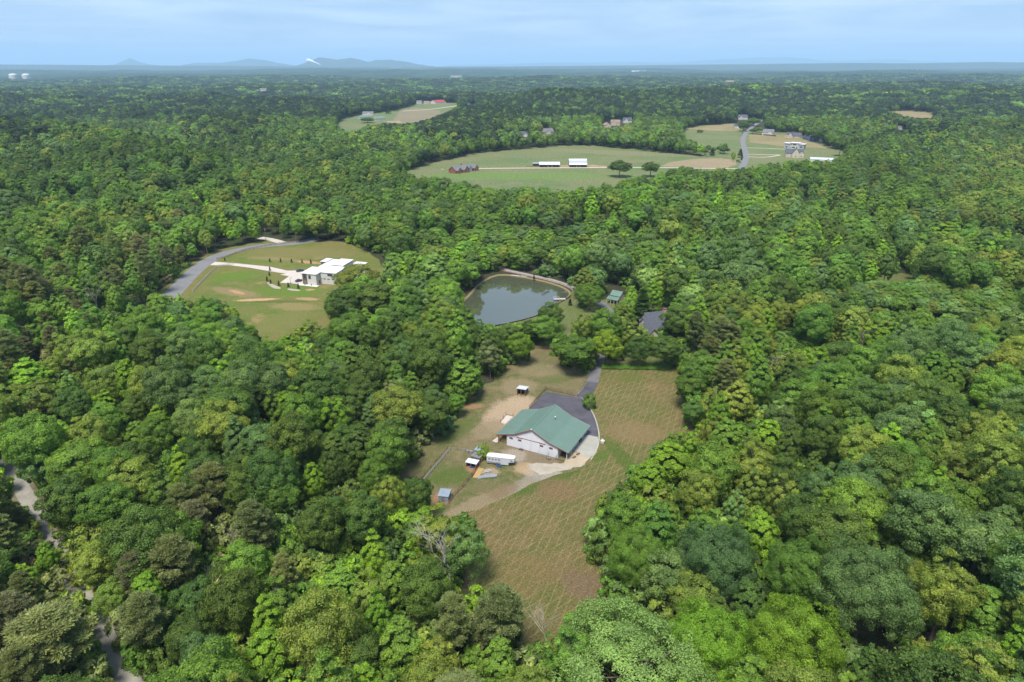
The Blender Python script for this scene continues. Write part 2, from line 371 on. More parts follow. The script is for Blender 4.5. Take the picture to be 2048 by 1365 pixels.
# ------------------------------------------------------------------ ground
FLOOR = grass_mat('forest_floor', ((0.040, 0.060, 0.020), (0.055, 0.052, 0.028), (0.080, 0.066, 0.040)), scales=(0.02, 0.2, 1.2))
th = np.concatenate([np.linspace(-46, 46, 210), np.linspace(46, 314, 60)[1:-1]]) * math.pi / 180
rr = np.concatenate([[1.0], np.geomspace(45, 480, 260), np.geomspace(480, 6500, 190)[1:], np.geomspace(6500, 75000, 70)[1:]])
TT, RR = np.meshgrid(th, rr)
X = RR * np.sin(TT); Y = RR * np.cos(TT)
Z = hgt(X, Y)
pd = np.full(X.shape, 99.0); sel = (X > -120) & (X < 120) & (Y > 200) & (Y < 480)
pd[sel] = poly_dist(X[sel], Y[sel], POND)
Z = Z - 1.7 * ss(2.0, -4.5, pd)
Z = Z - 6 * ss(7000, 9000, RR)
nr, nt_ = X.shape
idx = np.arange(nr * nt_).reshape(nr, nt_)
A = idx[:-1, :]; B = idx[1:, :]
F = np.stack([A, np.roll(A, -1, 1), np.roll(B, -1, 1), B], -1).reshape(-1, 4)[:, ::-1]
gm = mesh_np('ground', np.stack([X, Y, Z], -1).reshape(-1, 3), F, FLOOR, smooth=True)
tag(link('ground', gm), 'dark forest floor and open country rolling to the horizon', kind='structure')

def smooth_poly(P, step=2.0, jit=0.35, closed=True, seed=1):
    r = random.Random(seed); out = []
    n = len(P)
    for i in range(n if closed else n - 1):
        a = Vector(P[i][:2]); b = Vector(P[(i + 1) % n][:2]); m_ = max(1, int((b - a).length / step))
        for k in range(m_):
            p = a.lerp(b, k / m_); out.append((p.x + r.uniform(-jit, jit), p.y + r.uniform(-jit, jit)))
    return out
def chaikin(P, n=2, closed=True):
    for _ in range(n):
        Q = []
        m_ = len(P)
        if not closed: Q.append(P[0])
        for i in range(m_ if closed else m_ - 1):
            a = P[i]; b = P[(i + 1) % m_]
            Q.append((a[0] * .75 + b[0] * .25, a[1] * .75 + b[1] * .25)); Q.append((a[0] * .25 + b[0] * .75, a[1] * .25 + b[1] * .75))
        if not closed: Q.append(P[-1])
        P = Q
    return P
from mathutils.geometry import tessellate_polygon
def sheet(name, P, z, m, label, jit=0.0, step=3.0, pixels=True, curve=0, parent=None, kind='structure'):
    if pixels: P = ground_poly(P)
    if curve: P = chaikin(P, curve)
    if jit: P = smooth_poly(P, step, jit, seed=len(name) + int(z * 1000))
    V = [Vector((p[0], p[1], z)) for p in P]
    tris = tessellate_polygon([V])
    me = bpy.data.meshes.new(name); me.from_pydata([tuple(v) for v in V], [], [tuple(t) for t in tris])
    me.materials.append(m); me.update()
    if me.polygons and sum(p.normal.z * p.area for p in me.polygons) < 0: me.flip_normals()
    o = link(name, me, parent)
    if kind: o['kind'] = kind
    if label: o['label'] = label
    return o
def ribbon(name, P, width, z, m, label, pixels=True, curve=2, parent=None):
    """a road of constant width along a centre line"""
    if pixels: P = ground_poly(P)
    P = chaikin(P, curve, closed=False)
    V = []; w = width
    for i, p in enumerate(P):
        a = Vector(P[max(i - 1, 0)]); b = Vector(P[min(i + 1, len(P) - 1)]); d = (b - a).normalized(); n_ = Vector((-d.y, d.x))
        ww = w[0] + (w[1] - w[0]) * i / (len(P) - 1) if hasattr(w, '__len__') else w
        V.append((p[0] + n_.x * ww / 2, p[1] + n_.y * ww / 2, z)); V.append((p[0] - n_.x * ww / 2, p[1] - n_.y * ww / 2, z))
    F_ = [(2 * i + 1, 2 * i + 3, 2 * i + 2, 2 * i) for i in range(len(P) - 1)]
    me = bpy.data.meshes.new(name); me.from_pydata(V, [], F_); me.materials.append(m); me.update()
    o = link(name, me, parent); o['kind'] = 'structure'; o['label'] = label
    return o

# stripe directions of the mower, from two lines of each family in the photo
def stripe(p, q, per, st, ph):
    a = G(*p); b = G(*q); d = (b - a).normalized(); return (-d.y, d.x, per, st, ph)
ST = [stripe((1007, 1165), (1103, 980), 2.0, 0.78, 1), stripe((1064, 997), (1238, 910), 2.2, 0.78, 9)]
SAND = (0.50, 0.37, 0.24); TANG = (0.33, 0.255, 0.15); GRV = (0.44, 0.385, 0.31); CLAYC = (0.40, 0.22, 0.12); GRN = (0.095, 0.155, 0.025)
PSPOTS = [((925, 815), (968, 812), 4, CLAYC, .8), ((1000, 770), (1075, 775), 16, TANG, .75), ((985, 870), (1050, 790), 17, SAND, .95), ((1020, 815), (1070, 800), 13, SAND, .95), ((950, 880), (1000, 840), 10, TANG, .8), ((1030, 740), (1150, 745), 14, TANG, .5),
 ((1080, 765), (1150, 750), 9, GRN, .45), ((870, 900), (950, 830), 8, GRN, .55), ((995, 895), (1125, 935), 11, (0.27, 0.205, 0.135), .9), ((1010, 900), (1045, 925), 9, GRV, .7), ((1035, 935), (1130, 955), 9, GRV, .9), ((1040, 925), (1060, 950), 7, (0.52, 0.36, 0.20), .7),
 ((1075, 962), (872, 1040), 7, TANG, .85), ((1090, 948), (1010, 990), 6, (0.36, 0.31, 0.24), .8), ((880, 940), (925, 965), 14, GRN, .65), ((850, 975), (890, 925), 7, GRN, .45), ((930, 938), (960, 934), 6, CLAYC, .85), ((862, 1000), (902, 996), 6.5, CLAYC, .85), ((960, 945), (1000, 945), 5, SAND, .7), ((975, 1000), (1040, 965), 6, (0.24, 0.17, 0.09), .7), ((890, 1030), (940, 1020), 4, TANG, .7), ((870, 1022), (890, 1018), 4, GRN, .8), ((940, 985), (985, 965), 7, (0.2, 0.17, 0.075), .8)]
PASTURE = grass_mat('pasture_grass', ((0.135, 0.150, 0.045), (0.200, 0.170, 0.080), (0.290, 0.225, 0.125)), scales=(0.05, 0.45, 2.6), dirt=(0.36, 0.25, 0.145), dirt_amt=0.5, spots=PSPOTS)
MOWN = grass_mat('mown_grass', ((0.125, 0.145, 0.036), (0.180, 0.145, 0.055), (0.250, 0.180, 0.085)), stripes=ST, scales=(0.045, 0.4, 2.2), line_col=(0.35, 0.28, 0.12), spots=[((1205, 868), (1285, 965), 5.5, (0.09, 0.14, 0.022), .7), ((1185, 925), (1215, 900), 5, (0.10, 0.16, 0.025), .8), ((1010, 1000), (1170, 935), 4.5, (0.09, 0.14, 0.025), .8), ((1150, 1200), (1200, 1150), 14, (0.215, 0.14, 0.09), .6), ((1215, 850), (1330, 880), 16, (0.27, 0.19, 0.09), .6), ((1080, 960), (1150, 1000), 12, (0.25, 0.155, 0.08), .6), ((1000, 1024), (1000.5, 1024), 3.4, (0.52, 0.42, 0.29), .95, .6), ((1230, 760), (1290, 750), 8, (0.13, 0.16, 0.035), .6), ((1000, 1120), (1100, 1180), 16, (0.24, 0.165, 0.07), .5)])
LAWN = grass_mat('lawn_grass', ((0.110, 0.170, 0.035), (0.150, 0.170, 0.055), (0.20, 0.185, 0.08)), stripes=[(ST[0][0], ST[0][1], 2.2, 0.6, 4), (ST[1][0], ST[1][1], 2.4, 0.5, 2)], scales=(0.06, 0.5, 2.4), line_col=(0.27, 0.25, 0.12))
BG = (0.135, 0.205, 0.030); TW = (0.30, 0.235, 0.10)
WEST = grass_mat('west_field_grass', ((0.125, 0.180, 0.030), (0.185, 0.180, 0.050), (0.240, 0.190, 0.075)), scales=(0.03, 0.14, 1.6), dirt=(0.42, 0.27, 0.14), dirt_amt=0.6,
 spots=[((415, 560), (520, 545), 22, BG, .9), ((500, 580), (640, 590), 16, BG, .9), ((330, 585), (420, 520), 7, BG, .6), ((560, 575), (650, 580), 12, BG, .8), ((420, 575), (520, 595), 12, (0.30, 0.22, 0.115), .8), ((465, 602), (560, 598), 4.5, (0.55, 0.36, 0.19), .95), ((460, 580), (490, 590), 4, (0.52, 0.32, 0.17), .8), ((590, 597), (640, 600), 5, (0.48, 0.31, 0.17), .8),
 ((540, 610), (640, 618), 13, TW, .8), ((610, 580), (630, 580), 4, (0.5, 0.33, 0.17), .8), ((480, 502), (740, 510), 26, (0.215, 0.19, 0.065), .85), ((490, 515), (600, 520), 8, TW, .6), ((590, 522), (645, 528), 6, (0.50, 0.30, 0.16), .85), ((520, 640), (600, 650), 34, (0.20, 0.20, 0.06), .6), ((470, 520), (600, 530), 8, BG, .6), ((480, 605), (640, 603), 3.5, (0.07, 0.11, 0.02), .5)])
HILLG = grass_mat('hill_pasture_grass', ((0.125, 0.185, 0.060), (0.180, 0.200, 0.080), (0.215, 0.205, 0.105)), scales=(0.008, 0.03, 0.4), spots=[((830, 352), (1250, 352), 60, (0.150, 0.235, 0.055), .75), ((1100, 300), (1400, 313), 60, (0.245, 0.22, 0.115), .65), ((900, 330), (1100, 318), 45, (0.125, 0.185, 0.065), .6), ((1200, 325), (1330, 322), 30, (0.23, 0.20, 0.10), .6), ((1000, 345), (1100, 342), 20, (0.21, 0.20, 0.09), .6), ((1500, 280), (1640, 300), 60, (0.20, 0.21, 0.075), .5)])
DRYG = grass_mat('dry_grass', ((0.230, 0.205, 0.080), (0.300, 0.240, 0.120), (0.34, 0.26, 0.15)), scales=(0.01, 0.05, 0.5))
VERGE = grass_mat('verge_grass', ((0.095, 0.150, 0.025), (0.135, 0.155, 0.040), (0.21, 0.18, 0.08)), scales=(0.1, 0.6, 2.5))
DIRT = grass_mat('bare_dirt', ((0.46, 0.34, 0.21), (0.38, 0.28, 0.17), (0.30, 0.23, 0.13)), scales=(0.12, 0.8, 3.0))
CLAY = grass_mat('red_clay', ((0.38, 0.20, 0.11), (0.31, 0.18, 0.10), (0.26, 0.18, 0.10)), scales=(0.2, 0.9, 3.0))
GRAVEL = mat('gravel', (0.36, 0.315, 0.25), 0.95, (0.27, 0.235, 0.185), 0.35, bump=0.1, bscale=8)
ASPHALT = mat('fresh_asphalt', (0.050, 0.047, 0.055), 0.85, (0.085, 0.080, 0.095), 0.18, bump=0.05, bscale=10)
OLDASPH = mat('worn_asphalt', (0.155, 0.148, 0.152), 0.9, (0.115, 0.11, 0.115), 0.3, bump=0.05, bscale=10)
ROADM = mat('road_asphalt', (0.175, 0.172, 0.172), 0.9, (0.14, 0.138, 0.14), 0.15)
CONC = mat('concrete', (0.32, 0.305, 0.265), 0.9, (0.26, 0.25, 0.215), 0.25, bump=0.02, bscale=6)
PALECONC = mat('pale_concrete', (0.46, 0.40, 0.35), 0.9, (0.40, 0.35, 0.31), 0.2)
CURB = mat('curb_stone', (0.36, 0.35, 0.27), 0.9, (0.25, 0.25, 0.18), 0.5)

yard = OPEN['yard']
sheet('pasture', [(1010,715),(985,765),(940,775),(900,850),(855,880),(800,935),(790,960),(820,1000),(860,1050),(905,1110),(960,1160),(1000,1260),(1095,1330),(1200,1300),(1280,1220),(1290,1100),(1330,980),(1400,940),(1420,850),(1400,740),(1345,700),(1288,690),(1235,700),(1190,690),(1120,670),(1040,685)], 0.02, PASTURE, 'dry olive pasture grass around the barn', jit=0.8)
sheet('mown_field', [(1202,741),(1172,790),(1187,815),(1200,850),(1204,880),(1195,910),(1165,937),(1110,953),(1060,970),(1015,995),(960,1018),(905,1035),(880,1090),(930,1160),(980,1260),(1095,1330),(1200,1300),(1280,1220),(1290,1100),(1330,980),(1400,940),(1420,850),(1400,740),(1345,735),(1260,738)], 0.03, MOWN, 'mown hay field striped tan and olive by the mower', jit=0.6)
sheet('garden_lawn', [(1225,728),(1345,735),(1350,700),(1300,690),(1240,695)], 0.035, LAWN, 'mown lawn above the long hedge', jit=0.4)
sheet('pond_lawn', [(1145,575),(1152,600),(1230,600),(1245,640),(1220,680),(1190,700),(1130,695),(1060,690),(1000,690),(990,655),(1000,652),(1042,643),(1078,632),(1102,618),(1122,606),(1141,595)], 0.032, LAWN, 'mown lawn sloping along the pond shore', jit=0.3)
# strip of green grass along the mown field's upper edge and across it
sheet('gravel_drive', [(1133,926),(1100,928),(1070,926),(1058,930),(1064,942),(1080,950),(1100,949),(1130,942),(1168,930),(1190,905),(1196,878),(1172,893)], 0.062, GRAVEL, 'pale gravel drive curving round the barn corner', jit=0.5, step=1.5)
sheet('asphalt_lot', [(1092,784),(1158,796),(1168,800),(1180,816),(1190,838),(1196,862),(1196,876),(1175,873),(1060,838),(1048,828),(1072,803)], 0.066, ASPHALT, 'dark asphalt parking lot behind the barn', jit=0.1, step=3)
sheet('concrete_pad', [(1174,870),(1196,875),(1197,890),(1188,908),(1180,917),(1138,899),(1150,885)], 0.070, CONC, 'grey concrete pad beside the barn door')
sheet('tan_pad', [(1180,917),(1165,930),(1150,936),(1128,927),(1138,901),(1160,909)], 0.070, mat('tan_concrete', (0.38, 0.305, 0.205), 0.9, (0.31, 0.25, 0.175), 0.3), 'tan gravelly pad at the corner of the barn')
cb = MB(); P_ = [tuple(p) for p in chaikin(ground_poly([(1166,797),(1180,816),(1191,838),(1197,860),(1199,880),(1194,900),(1182,920)]), 2, False)]
for a, b in zip(P_[:-1], P_[1:]): cb.bar((a[0], a[1], 0.07), (b[0], b[1], 0.07), 0.35, 0.14)
tag(cb.build('kerb', CURB), 'pale kerb curving along the parking lot and pad', kind='structure')
ribbon('driveway', [(1158,797),(1172,784),(1184,770),(1188,755),(1192,735),(1205,700),(1222,660),(1226,640),(1222,628),(1208,610),(1190,600)], 4.2, 0.060, OLDASPH, 'grey asphalt driveway running from the lot past the pond')
ribbon('driveway_patch', [(1163,796),(1176,783),(1182,771),(1186,765)], 4.2, 0.067, ASPHALT, 'newly blacktopped piece of driveway beside the lot', curve=1)
ribbon('pond_lane', [(985,533),(1010,541),(1060,551),(1110,562),(1150,578),(1185,600)], 4.0, 0.060, mat('lane_gravel', (0.30, 0.265, 0.25), 0.95, (0.24, 0.21, 0.20), 0.4), 'grey lane running behind the pond')
# pond water
WATER = bpy.data.materials.new('pond_water'); WATER.use_nodes = True
b = WATER.node_tree.nodes['Principled BSDF']; b.inputs['Base Color'].default_value = (0.060, 0.066, 0.040, 1); b.inputs['Roughness'].default_value = 0.04
b.inputs['IOR'].default_value = 1.75; b.inputs['Specular IOR Level'].default_value = 0.75
nw = N(WATER.node_tree, 'ShaderNodeTexNoise'); nw.inputs['Scale'].default_value = 0.5; nw.inputs['Detail'].default_value = 3
tw = N(WATER.node_tree, 'ShaderNodeTexCoord'); WATER.node_tree.links.new(tw.outputs['Object'], nw.inputs['Vector'])
bw = N(WATER.node_tree, 'ShaderNodeBump', i_0=0.25, i_1=0.04); WATER.node_tree.links.new(nw.outputs['Fac'], bw.inputs['Height']); WATER.node_tree.links.new(bw.outputs[0], b.inputs['Normal'])
cpx = sum(p[0] for p in POND) / len(POND); cpy = sum(p[1] for p in POND) / len(POND)
sheet('pond_water', [(cpx + (p[0] - cpx) * 1.02, cpy + (p[1] - cpy) * 1.02) for p in POND], -0.45, WATER, 'still greenish pond reflecting sky and trees', pixels=False)
# red clay bank round the pond: a ring sheet sloping down into the water
o_ = chaikin(POND, 1); n_ = len(o_)
def scaled(P, d):
    out = []
    for i in range(len(P)):
        a = Vector(P[i - 1]); b = Vector(P[(i + 1) % len(P)]); t = (b - a).normalized(); nn = Vector((t.y, -t.x))
        out.append((P[i][0] + nn.x * d, P[i][1] + nn.y * d))
    return out
sg = 1 if poly_dist(np.array(scaled(o_, 1.0)[0][0]), np.array(scaled(o_, 1.0)[0][1]), POND) > 0 else -1
ro, ri = scaled(o_, sg * 0.5), scaled(o_, -sg * 1.0)
V = [(p[0], p[1], 0.026) for p in ro] + [(p[0], p[1], -0.60) for p in ri]
bank = mesh_np('pond_bank', np.array(V), [(i, (i + 1) % n_, (i + 1) % n_ + n_, i + n_) for i in range(n_)], mat('bank_clay', (0.20, 0.12, 0.07), 0.95, (0.16, 0.15, 0.06), 0.25))
tag(link('pond_bank', bank), 'narrow red clay bank round the pond', kind='structure')

# west field and road
sheet('west_field', [(300,600),(345,560),(380,530),(410,510),(440,500),(500,487),(540,480),(600,486),(680,483),(730,500),(756,520),(775,560),(760,620),(720,700),(640,740),(540,740),(470,670),(430,640),(340,620)], 0.02, WEST, 'sloping green and tan field round the white house', jit=1.2, step=6)
ribbon('road', [(250,690),(350,583),(385,545),(425,515),(480,499),(530,491),(590,487),(640,478)], 9.5, 0.035, ROADM, 'pale grey road curving past the white house')
ribbon('road_spur', [(565,486),(545,480),(520,476)], 6, 0.04, PALECONC, 'pale spur road entering the woods', curve=1)
sheet('concrete_drive', [(420,531),(430,524),(480,528),(540,534),(575,542),(615,541),(640,548),(636,574),(598,571),(592,568),(560,566),(578,553),(560,550),(572,548),(540,543),(500,536),(460,531)], 0.045, PALECONC, 'pale concrete drive and parking court of the white house')
sheet('gravel_bed', [(532,565),(540,566),(552,572),(562,576),(560,579),(545,577)], 0.04, GRAVEL, 'curved grey gravel bed below the parking court', curve=1)
sheet('gravel_bed', [(575,577),(600,580),(601,583),(575,581)], 0.04, GRAVEL, 'straight grey gravel bed below the white house', curve=1)
# gravel road lower left
ribbon('gravel_road', [(-60,830),(0,915),(45,980),(88,1052),(140,1150),(200,1250),(262,1372),(330,1480)], 4.0, 0.03, mat('gravel_road', (0.27, 0.25, 0.21), 0.95, (0.19, 0.175, 0.15), 0.3), 'pale gravel road cutting through the lower left woods')
ribbon('road_verge', [(-60,830),(0,915),(45,980),(88,1052),(140,1150),(200,1250),(262,1372),(330,1480)], 6.4, 0.02, mat('verge_dirt', (0.20, 0.15, 0.095), 0.95, (0.08, 0.085, 0.04), 0.3), 'brown earth verge of the gravel road')
# hill pasture, east fields, far farm
sheet('hill_pasture', [(790,346),(850,330),(950,307),(1060,296),(1130,291),(1180,291),(1280,299),(1380,311),(1455,317),(1485,330),(1485,350),(1400,360),(1300,375),(1240,385),(1160,392),(1060,390),(930,380),(850,362)], 0.03, HILLG, 'green hill pasture around the two long barns', jit=2, step=20)
sheet('ploughed_patch', [(1322,333),(1345,324),(1380,319),(1440,317),(1474,320),(1472,330),(1450,338),(1390,335)], 0.05, grass_mat('ploughed_soil', ((0.36, 0.27, 0.17), (0.32, 0.25, 0.15), (0.28, 0.24, 0.13)), scales=(0.01, 0.1, 0.8)), 'tan ploughed patch at the corner of the pasture', jit=1.5, step=15)
ribbon('farm_lane', [(955,337.5),(1000,337),(1060,336.5),(1150,336),(1250,335.5),(1340,335.5),(1400,337),(1475,338)], 4.5, 0.06, mat('lane_sand', (0.52, 0.44, 0.34), 0.95), 'sandy lane crossing the hill pasture')
sheet('barn_yard', [(1118,332),(1140,330),(1142,336),(1118,336)], 0.055, DIRT, 'reddish bare ground between the two long barns', jit=1.0, step=8)
sheet('barn_yard', [(1172,331),(1185,330),(1215,333),(1225,336),(1172,336)], 0.055, DIRT, 'bare yard strewn with timber beside the tall barn', jit=1.0, step=8)
sheet('east_field', [(1362,302),(1366,262),(1400,252),(1470,247),(1486,258),(1482,290),(1492,320),(1470,320),(1400,310)], 0.03, HILLG, 'pale green field left of the village road', jit=2, step=20)
sheet('dry_strip', [(1370,258),(1400,253),(1470,247),(1484,252),(1478,262),(1420,262)], 0.04, DRYG, 'dry tan strip at the top of the east field', jit=2, step=20)
sheet('east_lots', [(1487,262),(1520,262),(1580,265),(1640,285),(1690,303),(1740,312),(1700,330),(1620,332),(1480,345),(1480,318),(1488,300)], 0.03, HILLG, 'grassy house lots right of the village road', jit=2, step=20)
sheet('dry_strip', [(1497,270),(1580,270),(1630,287),(1655,297),(1560,292),(1500,285)], 0.04, DRYG, 'dry tan strip across the house lots', jit=2, step=20)
ribbon('village_road', [(1475,352),(1484,335),(1493,318),(1490,300),(1484,280),(1492,265),(1508,252),(1520,244),(1526,236),(1535,228)], 7.5, 0.05, ROADM, 'grey village road running away through the fields')
ribbon('house_drive', [(1495,296),(1530,297),(1572,299)], 4.0, 0.055, PALECONC, 'pale drive to the grey flat-roofed house', curve=1)
ribbon('house_drive', [(1497,309),(1540,310),(1560,310)], 3.5, 0.055, PALECONC, 'pale drive to the gabled cream house', curve=1)
ribbon('house_drive', [(1497,314),(1530,315.5),(1560,311)], 3.5, 0.055, PALECONC, 'lowest pale drive off the village road', curve=1)
sheet('farm_field', [(782,247),(800,222),(830,216),(880,222),(880,240),(850,246)], 0.06, grass_mat('farm_soil', ((0.28, 0.225, 0.14), (0.25, 0.21, 0.125), (0.23, 0.21, 0.11)), scales=(0.01, 0.1, 0.8)), 'brown ploughed field of the far farm', jit=2, step=25)
sheet('farm_pasture', [(640,258),(680,242),(720,230),(790,221),(835,208),(912,205),(925,212),(880,255),(780,262),(720,285),(640,285)], 0.04, HILLG, 'pale pasture of the far farm', jit=3, step=25)
ribbon('farm_track', [(805,222.5),(860,219.5),(900,214),(918,211)], 8, 0.065, mat('lane_sand', (0.5, 0.42, 0.3)), 'pale track across the far farm')
sheet('riding_arena', [(772,243),(800,242),(805,246),(778,247)], 0.07, DIRT, 'pale riding arena beside the green roofed stable')
sheet('hay_meadow', [(1770,226),(1776,221),(1800,219),(1872,225),(1870,245),(1800,245)], 0.04, DRYG, 'tan hay meadow deep in the right hand woods', jit=3, step=25)
sheet('glade', [(1710,590),(1720,565),(1745,552),(1800,546),(1845,552),(1850,580)], 0.04, VERGE, 'small grassy glade between low trees', jit=1, step=6)
# ------------------------------------------------------------------ buildings and objects
M = dict(
 green=mat('green_metal_roof', (0.115, 0.180, 0.142), 0.45, (0.104, 0.165, 0.130), 0.3, spec=0.5),
 whitem=mat('white_metal_wall', (0.62, 0.62, 0.66), 0.5, (0.54, 0.54, 0.58), 0.5, stretch=(1, 1, 0.2)),
 redtrim=mat('red_brown_trim', (0.23, 0.085, 0.06), 0.6),
 wood=mat('weathered_wood', (0.24, 0.15, 0.095), 0.85, (0.12, 0.08, 0.055), 2.0),
 redwood=mat('red_brown_wood', (0.24, 0.11, 0.075), 0.85, (0.12, 0.06, 0.045), 2.0),
 lumber=mat('new_lumber', (0.42, 0.27, 0.10), 0.8, (0.45, 0.30, 0.13), 2.0),
 tin=mat('grey_tin', (0.30, 0.31, 0.33), 0.45, (0.24, 0.25, 0.27), 1.0, metal=0.3),
 whitetin=mat('white_tin', (0.52, 0.55, 0.60), 0.4, (0.45, 0.48, 0.53), 0.8),
 darktin=mat('dark_tin', (0.17, 0.165, 0.165), 0.6, (0.12, 0.12, 0.12), 0.8),
 bluetin=mat('blue_grey_tin', (0.21, 0.25, 0.29), 0.5, (0.17, 0.21, 0.25), 0.8),
 blue=mat('blue_plastic', (0.02, 0.13, 0.42), 0.4), black=mat('black_rubber', (0.02, 0.02, 0.02), 0.8),
 glass=mat('window_glass', (0.03, 0.04, 0.05), 0.12, (0.05, 0.06, 0.07), 0.5, spec=0.6), dark=mat('dark_interior', (0.03, 0.025, 0.02), 0.9),
 trailer=mat('trailer_grey', (0.50, 0.51, 0.55), 0.4, (0.44, 0.45, 0.49), 1.0), trailtop=mat('trailer_roof', (0.62, 0.56, 0.54), 0.5),
 brick=mat('red_brick', (0.26, 0.09, 0.06), 0.85, (0.19, 0.07, 0.05), 1.5), tan=mat('tan_siding', (0.50, 0.42, 0.31), 0.8),
 shingle=mat('dark_shingle', (0.085, 0.088, 0.105), 0.85, (0.062, 0.066, 0.08), 1.2), greyroof=mat('grey_shingle', (0.16, 0.155, 0.16), 0.85, (0.12, 0.115, 0.12), 1.0),
 brownroof=mat('brown_shingle', (0.24, 0.17, 0.13), 0.85), redroof=mat('red_metal_roof', (0.36, 0.05, 0.045), 0.5), cream=mat('cream_siding', (0.50, 0.44, 0.34), 0.7),
 white=mat('white_siding', (0.53, 0.51, 0.47), 0.6, (0.47, 0.45, 0.42), 1.0), whiteroof=mat('white_membrane_roof', (0.60, 0.58, 0.59), 0.55, (0.54, 0.52, 0.54), 0.4),
 bluesid=mat('blue_siding', (0.10, 0.15, 0.26), 0.7), greysid=mat('grey_siding', (0.34, 0.35, 0.35), 0.7), brownpanel=mat('brown_wood_panel', (0.17, 0.085, 0.05), 0.6),
 carpaint=mat('dark_blue_car_paint', (0.03, 0.045, 0.07), 0.25, spec=0.6), stone=mat('chimney_stone', (0.42, 0.31, 0.23), 0.9, (0.30, 0.22, 0.17), 3.0),
 steel=mat('galvanised_steel', (0.45, 0.47, 0.48), 0.4, metal=0.6), dock=mat('grey_deck_wood', (0.45, 0.43, 0.42), 0.85, (0.34, 0.32, 0.31), 2.0), hay=mat('dry_mulch', (0.16, 0.10, 0.055), 0.95))
def frame(pl, pr):
    """origin and direction of a wall whose foot runs between two pixels of the photo"""
    a, b_ = G(*pl), G(*pr); return a, math.atan2(b_.y - a.y, b_.x - a.x), (b_ - a).length
def window(par, x, y, z, w, h, axis='x', side=-1, fm='white', name='window'):
    """a framed window on a wall; axis x = wall along x facing -y (side -1) or +y; axis y = wall along y"""
    d = 0.05
    def bx(mb, a0, a1, z0, z1, t0, t1):
        if axis == 'x': mb.box(a0, a1, min(y + side * t0, y + side * t1), max(y + side * t0, y + side * t1), z0, z1)
        else: mb.box(min(x + side * t0, x + side * t1), max(x + side * t0, x + side * t1), a0, a1, z0, z1)
    c = x if axis == 'x' else y; f = MB(); e = min(0.12, w * 0.15)
    bx(f, c - w / 2, c + w / 2, z, z + e, 0.003, 0.08); bx(f, c - w / 2, c + w / 2, z + h - e, z + h, 0.003, 0.08)
    bx(f, c - w / 2, c - w / 2 + e, z + e, z + h - e, 0.003, 0.08); bx(f, c + w / 2 - e, c + w / 2, z + e, z + h - e, 0.003, 0.08)
    fo = f.build(name, M[fm], par); p = MB(); bx(p, c - w / 2 + e, c + w / 2 - e, z + e, z + h - e, 0.003, 0.03); p.build('pane', M['glass'], fo)
    return fo
def ribbed(mb, a, b_, c, d, t, n):
    """standing seam roof plane a-b (eave) to d-c (ridge), with raised seams"""
    a, b_, c, d = map(Vector, (a, b_, c, d)); mb.slab([a, b_, c, d], t)
    nn = (b_ - a).cross(d - a).normalized()
    for i in range(1, n):
        p = a.lerp(b_, i / n) + nn * 0.025; q = d.lerp(c, i / n) + nn * 0.025; mb.bar(p, q, 0.08, 0.06)
    return mb

# ---- the barn with the green roof
bo = Vector((-4.5, 187.0, 0)); brz = math.atan2(-10.65, 21.1)
barn = thing('barn', 'long white barn with a green metal roof and open corner porches', 'barn', bo, brz)
prof = [(-0.45, 3.0), (5.9, 4.75), (11.8, 7.75), (17.7, 4.75), (24.05, 3.0)]; y0r, y1r = -0.35, 18.3
for i in range(4):
    (xa, za), (xb, zb) = prof[i], prof[i + 1]
    mb = MB()
    if i < 2: ribbed(mb, (xa, y1r, za), (xa, y0r, za), (xb, y0r, zb), (xb, y1r, zb), 0.09, 20)
    else: ribbed(mb, (xb, y0r, zb), (xb, y1r, zb), (xa, y1r, za), (xa, y0r, za), 0.09, 20)
    mb.build('roof_panel', M['green'], barn)
MB().box(11.62, 11.98, y0r - 0.02, y1r + 0.02, 7.76, 7.83).build('ridge_cap', M['green'], barn)
for i in range(4):
    (xa, za), (xb, zb) = prof[i], prof[i + 1]
    for yy in (y0r - 0.05, y1r + 0.05): MB().bar((xa, yy, za - 0.12), (xb, yy, zb - 0.12), 0.08, 0.26).build('rake_trim', M['redtrim'], barn)
def wallz(x):
    for (xa, za), (xb, zb) in zip(prof[:-1], prof[1:]):
        if xa <= x <= xb: return za + (zb - za) * (x - xa) / (xb - xa) - 0.12
def gable_wall(y, x0, x1, t=0.14):
    xs_ = [x0] + [p[0] for p in prof if x0 < p[0] < x1] + [x1]
    tp = [(x, wallz(x)) for x in xs_]; poly = [(x0, 0), (x1, 0)] + tp[::-1]; n = len(poly)
    return MB().add([(x, y, z) for x, z in poly] + [(x, y + t, z) for x, z in poly], [tuple(range(n)), tuple(reversed(range(n, 2 * n)))] + [(i, i + n, (i + 1) % n + n, (i + 1) % n) for i in range(n)])
w = gable_wall(0.0, 3.2, 20.3)
for k in range(1, 40): # corrugation ribs of the wall sheets
    x = 3.2 + k * (17.1 / 40); w.box(x - 0.025, x + 0.025, -0.03, 0.0, 0.0, wallz(x) - 0.05)
w.build('front_wall', M['whitem'], barn)
gable_wall(17.9, 0.3, 23.0).build('rear_wall', M['whitem'], barn)
MB().box(3.2, 3.34, 0.14, 6.0, 0, wallz(3.2) - 0.1).build('side_wall', M['whitem'], barn)
MB().box(0.3, 0.44, 6.2, 17.9, 0, wallz(0.35) - 0.1).build('side_wall', M['whitem'], barn)
MB().box(0.3, 3.2, 6.0, 6.14, 0, 3.1).build('partition_wall', M['wood'], barn)
MB().box(20.3, 20.44, 0.14, 3.6, 0, wallz(20.5) - 0.2).build('side_wall', M['whitem'], barn)
MB().box(20.3, 22.7, 3.46, 3.6, 0, 3.1).build('porch_wall', M['whitem'], barn)
sw = MB().box(22.7, 22.84, 3.46, 17.9, 0, 3.1)
